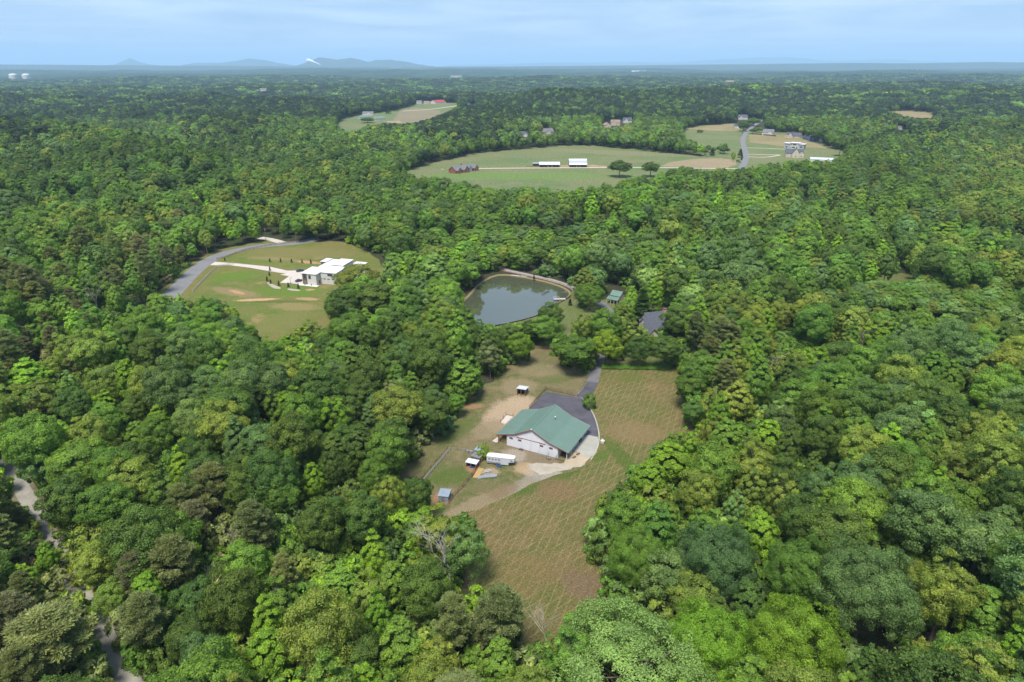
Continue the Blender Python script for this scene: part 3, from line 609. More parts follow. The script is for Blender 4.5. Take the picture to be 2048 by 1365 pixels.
for k in range(1, 30): sw.box(22.84, 22.87, 3.5 + k * .48 - .025, 3.5 + k * .48 + .025, 0, 3.05)
sw.build('side_wall', M['whitem'], barn)
for x, y in ((0.3, 0.0), (23.35, 0.1), (23.35, 3.6), (0.3, 3.0)): MB().box(x - 0.1, x + 0.1, y - 0.1, y + 0.1, 0, 3.0).build('porch_post', M['redtrim'] if x < 1 else M['white'], barn)
MB().bar((0.3, 0.02, 2.85), (3.2, 0.02, 3.35), 0.1, 0.25).build('beam', M['redtrim'], barn)
for x in (4.8, 7.7, 15.1, 18.2): window(barn, x, -0.03, 2.65, 1.15, 0.5, fm='redtrim')
MB().bar((6.6, -0.07, 3.75), (16.4, -0.07, 3.75), 0.14, 0.16).build('door_track', M['redtrim'], barn)
dr = MB().box(8.6, 11.4, -0.12, -0.05, 0.1, 3.62); [dr.box(8.6 + k * .7, 8.64 + k * .7, -0.135, -0.12, 0.1, 3.62) for k in range(5)]; dr.build('sliding_door', M['whitem'], barn)
dr = MB().box(11.5, 14.3, -0.12, -0.05, 0.1, 3.62); [dr.box(11.5 + k * .7, 11.54 + k * .7, -0.135, -0.12, 0.1, 3.62) for k in range(5)]; dr.build('sliding_door', M['whitem'], barn)
for y in (5.6, 7.6, 9.6): window(barn, 22.87, y, 1.1, 1.0, 1.2, axis='y', side=1, fm='white')
for y, wd in ((12.3, 2.4), (16.0, 1.0)):
    d_ = MB().box(22.87, 22.93, y - wd / 2, y + wd / 2, 0, 2.5); do = d_.build('door', M['dark'] if wd > 2 else M['greysid'], barn); MB().box(22.93, 22.97, y + wd / 2 - .2, y + wd / 2 - .1, 1.1, 1.2).build('handle', M['steel'], do)
st = MB(); [st.box(0.5, 3.1, 1.2, 1.3, z, z + 0.16) for z in (0.15, 0.45, 0.75, 1.05)]; st.box(1.7, 1.8, 1.25, 5.9, 0, 1.3); st.build('stall_rail', M['lumber'], barn)
MB().box(20.6, 22.5, 3.30, 3.44, 0.1, 2.4).build('porch_door', M['dark'], barn)
MB().tube([(14.6, 11.3, 6.2), (14.6, 11.3, 7.1)], 0.13, 8).build('vent_pipe', M['darktin'], barn)
MB().tube([(14.6, 11.3, 7.1), (14.6, 11.3, 7.4)], 0.26, 8).build('vent_cap', M['white'], barn)
MB().box(11.55, 12.05, -0.5, -0.2, 7.7, 8.0).build('yard_lamp', M['white'], barn)
sheet('stall_apron', [(984,882.5),(997,874),(999,884),(992,886)], 0.075, PALECONC, 'pale mat apron beside the barn corner')
sheet('stall_apron', [(1001,845.5),(1013,831),(1026,834),(1010,849)], 0.075, PALECONC, 'pale square mat pen behind the barn')
def local(o, x, y, z=0): return o.matrix_basis @ Vector((x, y, z))
# things standing along the barn wall
g = thing('livestock_gate', 'galvanised pipe gate leaning on the barn wall right of the doors', 'gate', bo + Matrix.Rotation(brz, 3, 'Z') @ Vector((14.2, -1.0, 0)), brz)
for k in range(5): MB().tube([(0, 0, 0.25 + k * 0.27), (3.0, 0, 0.25 + k * 0.27)], 0.03, 5).build('rail', M['steel'], g)
for x in (0, 1.5, 3.0): MB().tube([(x, 0, 0), (x, 0, 1.4)], 0.035, 5).build('upright', M['steel'], g)
g = thing('pipe_pen', 'pen of pipe panels standing beside the porch end of the barn wall', 'pen', bo + Matrix.Rotation(brz, 3, 'Z') @ Vector((17.6, -1.4, 0)), brz)
for (xa, ya, xb, yb) in ((0, 0, 2.6, 0), (0, 0, 0, 1.2), (2.6, 0, 2.6, 1.2)):
    for k in range(4): MB().tube([(xa, ya, 0.3 + k * .33), (xb, yb, 0.3 + k * .33)], 0.03, 5).build('rail', M['steel'], g)
for x, y in ((0, 0), (1.3, 0), (2.6, 0), (0, 1.2), (2.6, 1.2)): MB().tube([(x, y, 0), (x, y, 1.5)], 0.04, 5).build('post', M['steel'], g)
def planter(lx, ly, rz, lab, L_=1.6):
    t = thing('planter_box', lab, 'planter', bo + Matrix.Rotation(brz, 3, 'Z') @ Vector((lx, ly, 0)), brz + rz, group='brown planters at the barn porch')
    mb = MB(); w_ = 0.5
    mb.box(0, L_, 0, .06, 0, .45).box(0, L_, w_ - .06, w_, 0, .45).box(0, .06, .06, w_ - .06, 0, .45).box(L_ - .06, L_, .06, w_ - .06, 0, .45); mb.build('box', M['wood'], t)
    MB().box(.06, L_ - .06, .06, w_ - .06, 0.05, .4).build('soil', M['hay'], t)
planter(20.2, -1.0, 0, 'brown planter box on the ground in front of the barn porch', 2.4)
planter(17.6, -2.2, 0.0, 'brown planter box in front of the pipe pen', 1.4)
planter(24.9, 1.8, 1.3, 'brown planter box just round the porch corner', 1.3)
planter(25.2, 4.0, 1.2, 'brown planter box on the pad by the barn side wall', 1.3)
t = thing('wheelbarrow', 'small dark wheelbarrow left by the sliding barn doors', 'wheelbarrow', bo + Matrix.Rotation(brz, 3, 'Z') @ Vector((8.2, -1.2, 0)), brz)
MB().add([(0, 0, .6), (1, 0, .6), (1, .6, .6), (0, .6, .6), (.2, .12, .25), (.8, .12, .25), (.8, .48, .25), (.2, .48, .25)], [(4, 5, 6, 7), (0, 1, 5, 4), (1, 2, 6, 5), (2, 3, 7, 6), (3, 0, 4, 7)]).build('tray', M['darktin'], t)
MB().tube([(-.1, .25, .2), (-.1, .35, .2)], 0.2, 10).build('wheel', M['black'], t); MB().bar((-.1, .1, .3), (1.5, .1, .6), .05).bar((-.1, .5, .3), (1.5, .5, .6), .05).build('handle', M['wood'], t)
# white box in the grass right of the pad
c = G(1205, 886); t = thing('well_house', 'small white well cover box in the grass right of the concrete pad', 'well cover', c, -0.3)
MB().box(-.5, .5, -.4, .4, 0, .7).build('body', M['white'], t); MB().box(-.6, .6, -.5, .5, .7, .8).build('lid', M['trailtop'], t); MB().box(-.25, .25, -.15, .15, .8, 1.3).build('cap', M['trailtop'], t)

# ---- sheds
def shed(name, label, cat, pl, pr, depth, h0, h1, roofm, wallm, openfront=True, ov=0.25, post=True, plank=True, group=None):
    a, rz, L_ = frame(pl, pr); t = thing(name, label, cat, a, rz, group)
    n = max(3, int(L_ / .75))
    mb = MB(); ribbed(mb, (-ov, -ov, h0), (L_ + ov, -ov, h0), (L_ + ov, depth + ov, h1), (-ov, depth + ov, h1), 0.07, n); mb.build('roof', M[roofm], t)
    zz = lambda y: h0 + (h1 - h0) * (y + ov) / (depth + 2 * ov) - 0.09
    for x in (0.0, L_ - 0.12):
        m2 = MB().add([(x, 0, 0), (x, depth, 0), (x, depth, zz(depth)), (x, 0, zz(0)), (x + .12, 0, 0), (x + .12, depth, 0), (x + .12, depth, zz(depth)), (x + .12, 0, zz(0))], [(0, 3, 2, 1), (4, 5, 6, 7), (0, 1, 5, 4), (1, 2, 6, 5), (2, 3, 7, 6), (3, 0, 4, 7)])
        m2.build('side_wall', M[wallm], t)
    MB().box(.12, L_ - .12, depth - .12, depth, 0, zz(depth)).build('back_wall', M[wallm], t)
    if openfront:
        for x in (0.0, L_ / 2 - .08, L_ - .16): MB().box(x, x + .16, -.18, -.02, 0, zz(-.1)).build('post', M['wood'], t)
        MB().box(0, L_, -.02, .06, zz(0) - .35, zz(0) - .02).build('header', M['wood'], t)
    else:
        MB().box(.12, L_ - .12, 0, .12, 0, zz(0)).build('front_wall', M[wallm], t); dd = MB().box(L_ * .3, L_ * .3 + .9, -.05, 0, 0, min(1.8, zz(0) - .2)).build('door', M['darktin'], t); MB().box(L_ * .3 + .75, L_ * .3 + .82, -.09, -.05, .9, 1.0).build('handle', M['steel'], dd)
    return t
shed('run_in_shed', 'open wooden run-in shed with a white metal roof in the sandy paddock', 'shed', (1034, 790.5), (1050.5, 793), 3.4, 2.75, 2.2, 'whitetin', 'wood')
shed('goat_shed', 'blue grey tin shed at the lower corner of the small paddock', 'shed', (877, 1003.5), (896.5, 1005.5), 2.9, 1.9, 2.3, 'bluetin', 'bluetin', openfront=False, ov=0.15)
shed('feed_shelter', 'low feed shelter with a bright white tin roof beside the horse trailer', 'shelter', (932.5, 934), (952, 938), 1.9, 1.7, 1.75, 'whitetin', 'wood')
shed('hen_house', 'low shelter with a dark grey roof behind the white roofed one', 'shelter', (942, 922), (959, 927), 2.4, 1.7, 1.8, 'darktin', 'wood', openfront=False, ov=0.1)
shed('tool_shed', 'small pale blue tin shed half hidden by the bright green tree', 'shed', (949, 911), (962, 914), 2.2, 1.9, 2.1, 'bluetin', 'bluetin', openfront=False, ov=0.1)
def tub(px, py, lab, r=0.9):
    t = thing('water_tub', lab, 'water tub', G(px, py)); ring = MB(); n = 14
    vs = []; 
    for (rr_, z) in ((r * .92, 0), (r, .45), (r * .94, .45), (r * .86, .08)): vs += [(rr_ * math.cos(6.2832 * k / n), rr_ * math.sin(6.2832 * k / n), z) for k in range(n)]
    ring.add(vs, [(j * n + k, j * n + (k + 1) % n, (j + 1) * n + (k + 1) % n, (j + 1) * n + k) for j in range(3) for k in range(n)] + [tuple(reversed(range(n)))]); ring.build('tub', M['blue'], t)
    MB().add([(r * .9 * math.cos(6.2832 * k / n), r * .9 * math.sin(6.2832 * k / n), .32) for k in range(n)], [tuple(range(n))]).build('water', M['glass'], t)
tub(945, 934, 'round blue water tub in front of the white roofed feed shelter', 0.95)
tub(998, 933, 'round blue water tub in front of the horse trailer', 0.85)
t = thing('tyre', 'old black tyre lying by the blue grey shed', 'tyre', G(878, 1007)); vs = []; n = 12
for j in range(6):
    for k in range(n): q = .42 + .13 * math.cos(j * 1.047); vs.append((q * math.cos(k * .5236), q * math.sin(k * .5236), .14 + .13 * math.sin(j * 1.047)))
MB().add(vs, [(j * n + k, j * n + (k + 1) % n, ((j + 1) % 6) * n + (k + 1) % n, ((j + 1) % 6) * n + k) for j in range(6) for k in range(n)]).build('tread', M['black'], t)
# lumber, tin sheets
t = thing('lumber_pile', 'pile of yellow planks on the ground by the red-brown fence', 'lumber', G(951, 957), math.atan2(*(reversed((G(963, 937) - G(951, 957))[:2]))))
Lp = (G(963, 937) - G(951, 957)).length
for k in range(7): MB().box(random.uniform(0, .4), Lp - random.uniform(0, .5), -.8 + k * .24, -.62 + k * .24, 0, .12 + .1 * (k % 2)).build('plank', M['lumber'], t)
t = thing('tin_sheet_pile', 'stack of grey corrugated tin sheets lying below the horse trailer', 'tin sheets', G(956, 957), 0.22)
for k in range(6): MB().slab([(k * .9, -.6 + .2 * math.sin(k), .14 + .03 * k), (k * .9 + 1.0, -.5 + .2 * math.sin(k + 1), .16 + .03 * k), (k * .9 + 1.1, 1.1 - .12 * k, .16 + .03 * k), (k * .9 + .1, 1.0, .14 + .03 * k)], .05).build('sheet', M['tin'], t)
t = thing('pallet_stack', 'jumble of pale boards and pallets below the horse trailer', 'pallets', G(972, 945), 0.3)
for k in range(9): MB().bar((random.uniform(-1.5, 1), random.uniform(-1, 1), .1 + .05 * k), (random.uniform(.5, 2.2), random.uniform(-1, 1.4), .1 + .05 * k), .16, .05).build('board', M['dock'], t)
t = thing('junk_bin', 'small grey bin and barrel beside the tool shed', 'bin', G(935, 906)); MB().tube([(0, 0, 0), (0, 0, .9)], .35, 10).build('barrel', M['bluetin'], t); MB().box(.6, 1.5, -.3, .4, 0, .7).build('bin', M['tin'], t)

# ---- horse trailer
a, rz, L_ = frame((973.5, 928.5), (1018, 934.0)); t = thing('horse_trailer', 'white gooseneck horse trailer with four side windows parked near the sheds', 'trailer', a, rz)
Lb, Lt, W_, H_ = 6.6, 8.3, 2.2, 2.65
MB().box(0, Lb, 0, W_, .45, H_).build('body', M['trailer'], t)
MB().add([(Lb, 0, 1.35), (Lt, 0.25, 1.55), (Lt, W_ - .25, 1.55), (Lb, W_, 1.35), (Lb, 0, H_), (Lt, 0.25, H_), (Lt, W_ - .25, H_), (Lb, W_, H_)], [(3, 2, 1, 0), (4, 5, 6, 7), (0, 1, 5, 4), (1, 2, 6, 5), (2, 3, 7, 6), (3, 0, 4, 7)]).build('nose', M['trailer'], t)
MB().slab([(-.08, -.08, H_ + .1), (Lb, -.08, H_ + .1), (Lt + .05, .17, H_ + .08), (Lt + .05, W_ - .17, H_ + .08), (Lb, W_ + .08, H_ + .1), (-.08, W_ + .08, H_ + .1)], .1).build('roof', M['trailtop'], t)
for x in (.8, 1.8, 2.8, 3.8): window(t, x, 0, 1.75, .6, .42, fm='tin')
window(t, 7.4, .14, 1.85, .7, .35, fm='tin')
MB().box(0, 4.2, -.02, 0, .5, 1.1).build('lower_panel', M['tin'], t)
for x in (2.4, 3.2):
    wh = MB().tube([(x, -.04, .36), (x, .2, .36)], .36, 12).build('wheel', M['black'], t); MB().tube([(x, -.07, .36), (x, -.035, .36)], .18, 8).build('hub', M['steel'], wh)
    MB().tube([(x, W_ - .2, .36), (x, W_ + .04, .36)], .36, 12).build('wheel', M['black'], t)
MB().box(1.95, 3.65, -.14, -.02, .76, .84).build('mudguard', M['tin'], t)
MB().tube([(7.9, 1.1, 0.05), (7.9, 1.1, 1.6)], .07, 6).build('hitch_post', M['darktin'], t)
for x in (1.5, 3.0, 4.6): MB().box(x - .15, x + .15, .9, 1.2, H_ + .1, H_ + .22).build('roof_vent', M['white'], t)

# ---- fences
def fence(name, label, pts, m, spacing=2.6, h=1.3, rails=3, pr=0.07, wire=False, pixels=True, rw=0.14):
    P = [Vector(G(*p)) for p in pts] if pixels else [Vector(p) for p in pts]
    t = thing(name, label, 'fence', P[0]); O = P[0]
    pm = MB().box(-pr, pr, -pr, pr, 0, h).mesh('fence_post', M[m]); posts = []
    for a, b_ in zip(P[:-1], P[1:]):
        n = max(1, round((b_ - a).length / spacing))
        for k in range(n): posts.append(a.lerp(b_, k / n))
    posts.append(P[-1])
    for p in posts:
        o = link('post', pm, t); o.location = p - O
    for a, b_ in zip(P[:-1], P[1:]):
        for k in range(rails):
            z = h * (0.28 + 0.62 * k / max(1, rails - 1)); 
            MB().bar((a - O) + Vector((0, 0, z)), (b_ - O) + Vector((0, 0, z)), 0.03 if wire else 0.05, 0.03 if wire else rw).build('rail', M['steel'] if wire else M[m], t)
    return t
fence('board_fence', 'brown board fence along the far edges of the asphalt lot', [(1059, 818), (1074, 800), (1093, 779.5), (1124, 786.5), (1155, 794.5)], 'wood', 2.4, 1.35, 3, .09, rw=.17)
fence('wire_fence', 'thin wire fence beside the driveway at the pasture edge', [(1156, 794), (1163, 780), (1170, 765), (1178, 748), (1183, 734)], 'wood', 3, 1.2, 3, .06, wire=True)
fence('paddock_fence', 'red-brown board fence running diagonally down to the blue grey shed', [(968, 917), (958, 932), (944, 953), (926, 975), (906, 996), (898, 1010)], 'redwood', 2.4, 1.35, 2, .08, rw=.2)
fence('pasture_fence', 'double grey fence line at the left edge of the small paddock', [(899, 902), (880, 925), (860, 948), (841, 973)], 'dock', 2.4, 1.2, 3, .07)
fence('pasture_fence', 'single rail fence just outside the double grey fence line', [(895, 900), (872, 925), (850, 950), (835, 968)], 'wood', 3.2, 1.2, 2, .06)
fence('wire_fence', 'thin wire fence across the top of the small paddock', [(899, 901), (915, 901), (932, 904), (948, 908)], 'wood', 3, 1.1, 3, .05, wire=True)
fence('rail_fence', 'brown rail fence between the pasture and the pond lawn', [(1058, 697.5), (1085, 698), (1115, 700.5)], 'wood', 2.6, 1.35, 3, .08)
fence('rail_fence', 'long brown rail fence between pond and lane', [(988, 541), (1012, 546), (1040, 551.5), (1068, 557), (1095, 563), (1120, 570), (1148, 581)], 'wood', 3, 1.3, 3, .08)
fence('rail_fence', 'rail fence inside the curve of the west road', [(386, 584), (400, 568), (418, 550), (432.5, 536), (466, 529.5)], 'dock', 3, 1.35, 3, .09)
fence('rail_fence', 'rail fence following the upper side of the west road', [(434, 520), (455, 515), (472, 508), (491, 502), (531, 493.5), (560, 488.5), (594, 485)], 'wood', 3, 1.3, 3, .09)
fence('pen_fence', 'short pipe fence round the mat pen behind the barn', [(1000.5, 846), (1012, 831.5), (1026, 834)], 'wood', 3.3, 1.5, 1, .08)
fence('garden_fence', 'long red-brown privacy fence behind the white house of the village', [(1503, 269), (1520, 270.5), (1552, 273.5)], 'redwood', 4, 2.0, 6, .1, rw=.5)

# ---- pond furniture
a = G(1107, 600, -.4); t = thing('dock', 'small grey wooden dock with railings on the right shore of the pond', 'dock', (a.x, a.y, 0), 0.12)
for k in range(18): MB().box(k * .34, k * .34 + .3, -1.2, 1.0, -.05, 0).build('plank', M['dock'], t)
for x in (0, 1.5, 3.0, 4.5, 6.0):
    for y in (-1.2, 1.0): MB().box(x - .07, x + .07, y - .07, y + .07, -1.6, 1.05 if x < 4 else 0).build('post', M['dock'], t)
for y in (-1.2, 1.0): MB().bar((0, y, 1.0), (3, y, 1.0), .08, .12).build('rail', M['dock'], t)
MB().bar((0, -1.2, 1.0), (0, 1, 1.0), .08, .12).build('rail', M['dock'], t)
t = thing('jetty', 'low pale jetty lying along the far shore of the pond', 'jetty', G(1022, 550.5, -.2), -0.33)
MB().box(0, 9.5, -.8, .6, .0, .12).build('deck', M['trailtop'], t); [MB().box(x, x + .15, -.6, -.45, -.9, .0).build('post', M['dock'], t) for x in (.5, 4.5, 8.5)]
# hedge: leafy bank of one plant
rngh = np.random.default_rng(5); pa, pb = G(1203, 737), G(1340, 739); Lh = (pb - pa).length; nh = 26000
tt = rngh.uniform(0, 1, nh); cs_ = rngh.uniform(-1.25, 1.25, nh); zt = 1.5 * np.sqrt(np.clip(1 - (cs_ / 1.35) ** 2, 0, 1)) * (0.9 + .15 * np.sin(tt * 40) + .1 * np.sin(tt * 97)); zt = zt * np.where(rngh.uniform(size=nh) < .6, 1, rngh.uniform(0.1, 1, nh))
dv = np.array(((pb - pa) / Lh)[:]); nv_ = np.array([-dv[1], dv[0], 0])
Pp = np.array(pa[:])[None] + tt[:, None] * Lh * dv + cs_[:, None] * nv_ * (1.0 + .1 * np.sin(tt * 30))[:, None]; Pp[:, 2] = zt + .1
nn_ = nv_[None] * cs_[:, None] * .8 + np.array([0, 0, 1.]) + rngh.normal(size=(nh, 3)) * .4; nn_ /= np.linalg.norm(nn_, axis=1, keepdims=True)
HEDGE_DATA = (Pp, nn_, rngh)

# ---- cars, hoop, poles of the west house
def car(px, py, rz, lab, m='carpaint'):
    t = thing('car', lab, 'car', G(px, py), rz, group=None)
    def loft(secs):
        vs = []; 
        for (x, w_, z0, z1) in secs: vs += [(x, -w_, z0), (x, w_, z0), (x, w_ * .92, z1), (x, -w_ * .92, z1)]
        fs = [(0, 1, 2, 3), tuple(4 * (len(secs) - 1) + k for k in (3, 2, 1, 0))]
        for i in range(len(secs) - 1): fs += [(4 * i + k, 4 * i + 4 + k, 4 * i + 4 + (k + 1) % 4, 4 * i + (k + 1) % 4) for k in range(4)]
        return MB().add(vs, fs)
    loft([(-2.25, .75, .35, .75), (-2.1, .88, .25, .98), (-.9, .92, .22, 1.02), (1.1, .92, .22, .98), (2.1, .86, .25, .82), (2.3, .72, .35, .65)]).build('body', M[m], t)
    loft([(-1.75, .80, .98, 1.04), (-1.1, .78, 1.0, 1.44), (.1, .78, 1.0, 1.46), (1.05, .80, .97, 1.02)]).build('windows', M['glass'], t)
    loft([(-1.15, .66, 1.435, 1.475), (.1, .66, 1.455, 1.50)]).build('roof', M[m], t)
    for x in (-1.4, 1.4):
        for y in (-.86, .86):
            wh = MB().tube([(x, y - .1, .33), (x, y + .1, .33)], .33, 10).build('wheel', M['black'], t); MB().tube([(x, y - .12, .33), (x, y + .12, .33)], .17, 8).build('rim', M['steel'], wh)
    for y in (-.6, .6): MB().box(2.2, 2.31, y - .15, y + .15, .58, .7).build('headlight', M['white'], t)
car(600.5, 543.5, 0.5, 'dark blue car parked behind the white house court')
car(599, 563.5, 0.75, 'dark blue car parked beside the brown entrance of the white house')
t = thing('basketball_hoop', 'basketball hoop with a clear backboard on the parking court', 'basketball hoop', G(581, 567), 0.3)
MB().tube([(0, 0, 0), (0, 0, 2.9), (.7, 0, 3.3)], .1, 6).build('post', M['darktin'], t); MB().box(.7, .75, -.9, .9, 2.9, 4.0).build('backboard', M['tin'], t); MB().tube([(1.0 + .23 * math.cos(k * .7), .23 * math.sin(k * .7), 3.05) for k in range(10)], .02, 4).build('rim', M['redtrim'], t); MB().box(-.5, .4, -.4, .4, 0, .25).build('base', M['darktin'], t)
def pole(bpx, bpy_, h, lab, arm=0.0, lean=(0, 0)):
    t = thing('utility_pole', lab, 'utility pole', G(bpx, bpy_)); MB().tube([(0, 0, 0), (lean[0], lean[1], h)], [.17, .11], 6).build('pole', M['wood'], t)
    MB().bar((lean[0] - 1.1, lean[1] + arm, h - .6), (lean[0] + 1.1, lean[1] - arm, h - .6), .12).build('crossarm', M['wood'], t); MB().tube([(lean[0] + .3, lean[1], h - 2.1), (lean[0] + .3, lean[1], h - 1.3)], .2, 8).build('transformer', M['tin'], t)
    return G(bpx, bpy_) + Vector((lean[0], lean[1], h))
p1 = pole(416, 512, 9.5, 'leaning utility pole at the left of the west road', .4, (-.6, 0)); p2 = pole(532.5, 483, 9.5, 'utility pole by the spur road at the wood edge', .4); p3 = pole(592.5, 486, 10, 'utility pole at the bend beside the west field', .4)
pole(1652, 312, 13, 'leaning dark pole in the grass of the far house lots', .2, (9, 8))
wr = MB()
for a, b_ in ((p1, p2), (p2, p3)):
    for off in (-.9, 0, .9):
        pts = [a.lerp(b_, k / 8) + Vector((off, 0, -.5 - 4 * .9 * (k / 8) * (1 - k / 8))) for k in range(9)]; wr.tube(pts, .018, 3)
tag(wr.build('power_lines', M['black']), 'sagging power lines between the poles by the west road', 'power line')

# ---- modern white house
a, rz, L1 = frame((605.6, 568.6), (636.7, 571.6)); c = G(653.8, 566); D1 = (c - G(636.7, 571.6)).length
t = thing('modern_house', 'modern white house of flat-roofed blocks with a brown entrance panel', 'house', a, rz)
Rm = Matrix.Rotation(-rz, 3, 'Z')
def loc(px, py, z=0): return Rm @ (G(px, py, z) - a)
print('modern house', L1, D1, [tuple(round(v, 1) for v in loc(*q)) for q in ((602.5, 545.2, 6.3), (621.4, 532, 6.8), (652.6, 538, 6.8), (634.2, 547.4, 6.3), (639.7, 533, 6.8), (671, 520, 6.8), (697.7, 523.8, 6.8), (672, 546.4, 6.8), (653, 546, 6.8), (643.5, 522.6, 7.5), (653.8, 518.4, 7.5), (673.2, 520.3, 7.5), (710, 527, 4), (668, 570, 0))])
def block(t, x0, x1, y0, y1, h0, h1, nm='wall', m='white', ov=0.35, roof='whiteroof', z=0):
    MB().box(x0, x1, y0, y1, z, min(h0, h1) - .05).build(nm, M[m], t)
    MB().slab([(x0 - ov, y0 - ov, h0 + .12), (x1 + ov, y0 - ov, h0 + .12), (x1 + ov, y1 + ov, h1 + .12), (x0 - ov, y1 + ov, h1 + .12)], .2).build('roof', M[roof], t)
block(t, 0, 8.9, 0, 10.8, 6.1, 6.7)
block(t, 9.3, 18.5, 3.6, 14.6, 6.5, 7.0); block(t, 9.3, 16.5, 15.4, 26.5, 7.5, 7.9); block(t, 3.8, 8.5, 11.6, 26.5, 6.9, 7.2)
MB().box(8.905, 9.295, 3.7, 11.3, 0, 6.2).build('link_wall', M['greysid'], t)
block(t, 0.2, 3.4, 19.5, 26.0, 7.5, 7.6, m='brownpanel'); block(t, 14.5, 21, 28, 34, 4.3, 4.6, m='greysid')
MB().box(18.9, 24, 20, 34, 0, 1.0).build('deck', M['dock'], t)
MB().box(.35, 3.1, -.05, -.003, 0, 6.3).build('entrance_panel', M['brownpanel'], t)
window(t, 1.7, -.05, 3.2, 1.7, 2.4, fm='darktin'); window(t, 4.7, -.003, 3.3, 1.5, 2.0, fm='darktin')
window(t, 8.9, 7.0, 3.6, 2.6, 1.7, axis='y', side=1, fm='darktin'); window(t, 8.9, 2.5, .3, .9, 2.0, axis='y', side=1, fm='darktin')
for x, w_ in ((9.9, .5), (11.6, 1.4), (14, 1.4), (16.6, 1.4)): window(t, x, 3.6, 2.6, w_, .55, fm='darktin')
window(t, 15, 3.6, 4.6, 3.0, 1.3, fm='darktin')
dd = MB().box(1.3, 2.5, -.12, -.05, 0.05, 2.3).build('door', M['darktin'], t); MB().box(1.4, 1.5, -.16, -.12, 1.1, 1.2).build('handle', M['steel'], dd)
MB().box(-1.2, 10.2, -2.6, -.13, 0.02, .12).build('patio', M['trailtop'], t)
MB().box(8.75, 8.85, -.12, -.02, 0, 6.4).build('downpipe', M['darktin'], t)
for x, y, lab in ((2.2, -1.4, 'small patio chair left of the white house entrance'), (6.2, -1.6, 'small patio chair on the pale patio under the window')):
    pt = local(t, x, y, .12); ch = thing('patio_chair', lab, 'chair', pt, rz)
    MB().box(-.3, .3, -.3, .3, .38, .45).build('seat', M['darktin'], ch); MB().box(-.3, .3, .25, .3, .45, .95).build('backrest', M['darktin'], ch)
    for sx_ in (-.26, .26):
        for sy_ in (-.26, .26): MB().box(sx_ - .03, sx_ + .03, sy_ - .03, sy_ + .03, 0, .38).build('leg', M['darktin'], ch)

# ---- pitched-roof houses seen far off
def house(name, label, cat, pl, pr, depth, wh, rh, wm, rm, gables=(), win=3, floors=1, chimney=None, door=True, ov=.4, hip=False, cross=False, group=None):
    a, rz, L_ = frame(pl, pr); t = thing(name, label, cat, a, rz, group)
    if hip:
        MB().box(0, L_, 0, depth, 0, wh).build('wall', M[wm], t)
        i_ = min(depth / 2, L_ / 2 - .5)
        v = [(-ov, -ov, wh), (L_ + ov, -ov, wh), (L_ + ov, depth + ov, wh), (-ov, depth + ov, wh), (i_, depth / 2, wh + rh), (L_ - i_, depth / 2, wh + rh)]
        MB().add(v, [(3, 2, 1, 0), (0, 1, 5, 4), (1, 2, 5), (2, 3, 4, 5), (3, 0, 4)]).build('roof', M[rm], t)
    else:
        poly = [(0, 0), (depth, 0), (depth, wh), (depth / 2, wh + rh), (0, wh)]; n = 5
        MB().add([(0, y, z) for y, z in poly] + [(L_, y, z) for y, z in poly], [tuple(reversed(range(n))), tuple(range(n, 2 * n))] + [(i, (i + 1) % n, (i + 1) % n + n, i + n) for i in range(n)]).build('wall', M[wm], t)
        s = rh / (depth / 2); e = ov * s
        r_ = MB(); r_.slab([(-ov, -ov, wh - e + .2), (L_ + ov, -ov, wh - e + .2), (L_ + ov, depth / 2, wh + rh + .2), (-ov, depth / 2, wh + rh + .2)], .15)
        r_.slab([(-ov, depth / 2 + .002, wh + rh + .2), (L_ + ov, depth / 2 + .002, wh + rh + .2), (L_ + ov, depth + ov, wh - e + .2), (-ov, depth + ov, wh - e + .2)], .15); r_.build('roof', M[rm], t)
    for (fx, gw, gh, gd, gm) in gables:       # front gables: centre fraction, width, extra height, projection, wall colour
        c_ = fx * L_; x0, x1 = c_ - gw / 2, c_ + gw / 2; yb = min(depth / 2, (gh / max(rh, .1)) * depth / 2 + 1.0)
        zz = wh - .02; poly = [(x0, 0), (x1, 0), (x1, zz), (c_, zz + gh), (x0, zz)]
        MB().add([(x, -gd, z) for x, z in poly] + [(x, .5, z) for x, z in poly], [tuple(range(n5)) for n5 in (5,)] + [tuple(reversed(range(5, 10)))] + [(i, i + 5, (i + 1) % 5 + 5, (i + 1) % 5) for i in range(5)]).build('gable_wall', M[gm], t)
        s = gh / (gw / 2); q = .3
        g_ = MB(); g_.slab([(x0 - q, -gd - .3, zz - q * s + .15), (c_, -gd - .3, zz + gh + .15), (c_, yb, zz + gh + .15), (x0 - q, yb, zz - q * s + .15)], .12)
        g_.slab([(c_ + .002, -gd - .3, zz + gh + .15), (x1 + q, -gd - .3, zz - q * s + .15), (x1 + q, yb, zz - q * s + .15), (c_ + .002, yb, zz + gh + .15)], .12); g_.build('gable_roof', M[rm], t)
        window(t, c_, -gd, 1.0, min(1.6, gw * .4), 1.4); 
        if gh > 1.6: window(t, c_, -gd, wh + .1, min(1.1, gw * .3), 1.0)
    for f_ in range(floors):
        for i in range(win):
            x = L_ * (i + .5) / win
            if any(abs(x - g_[0] * L_) < g_[1] / 2 + .5 for g_ in gables): continue
            window(t, x, 0, .9 + f_ * 2.9, 1.1, 1.3)
    if door:
        dx_ = L_ * .5 + 1.6; d_ = MB().box(dx_, dx_ + 1, -.06, -.003, 0, 2.1).build('door', M['brownpanel'], t)
    if chimney:
        cx_, cy_ = chimney[0] * L_, chimney[1] * depth; MB().box(cx_ - .6, cx_ + .6, cy_ - .5, cy_ + .5, wh, wh + rh + 1.6).build('chimney', M['stone'], t)
    return t
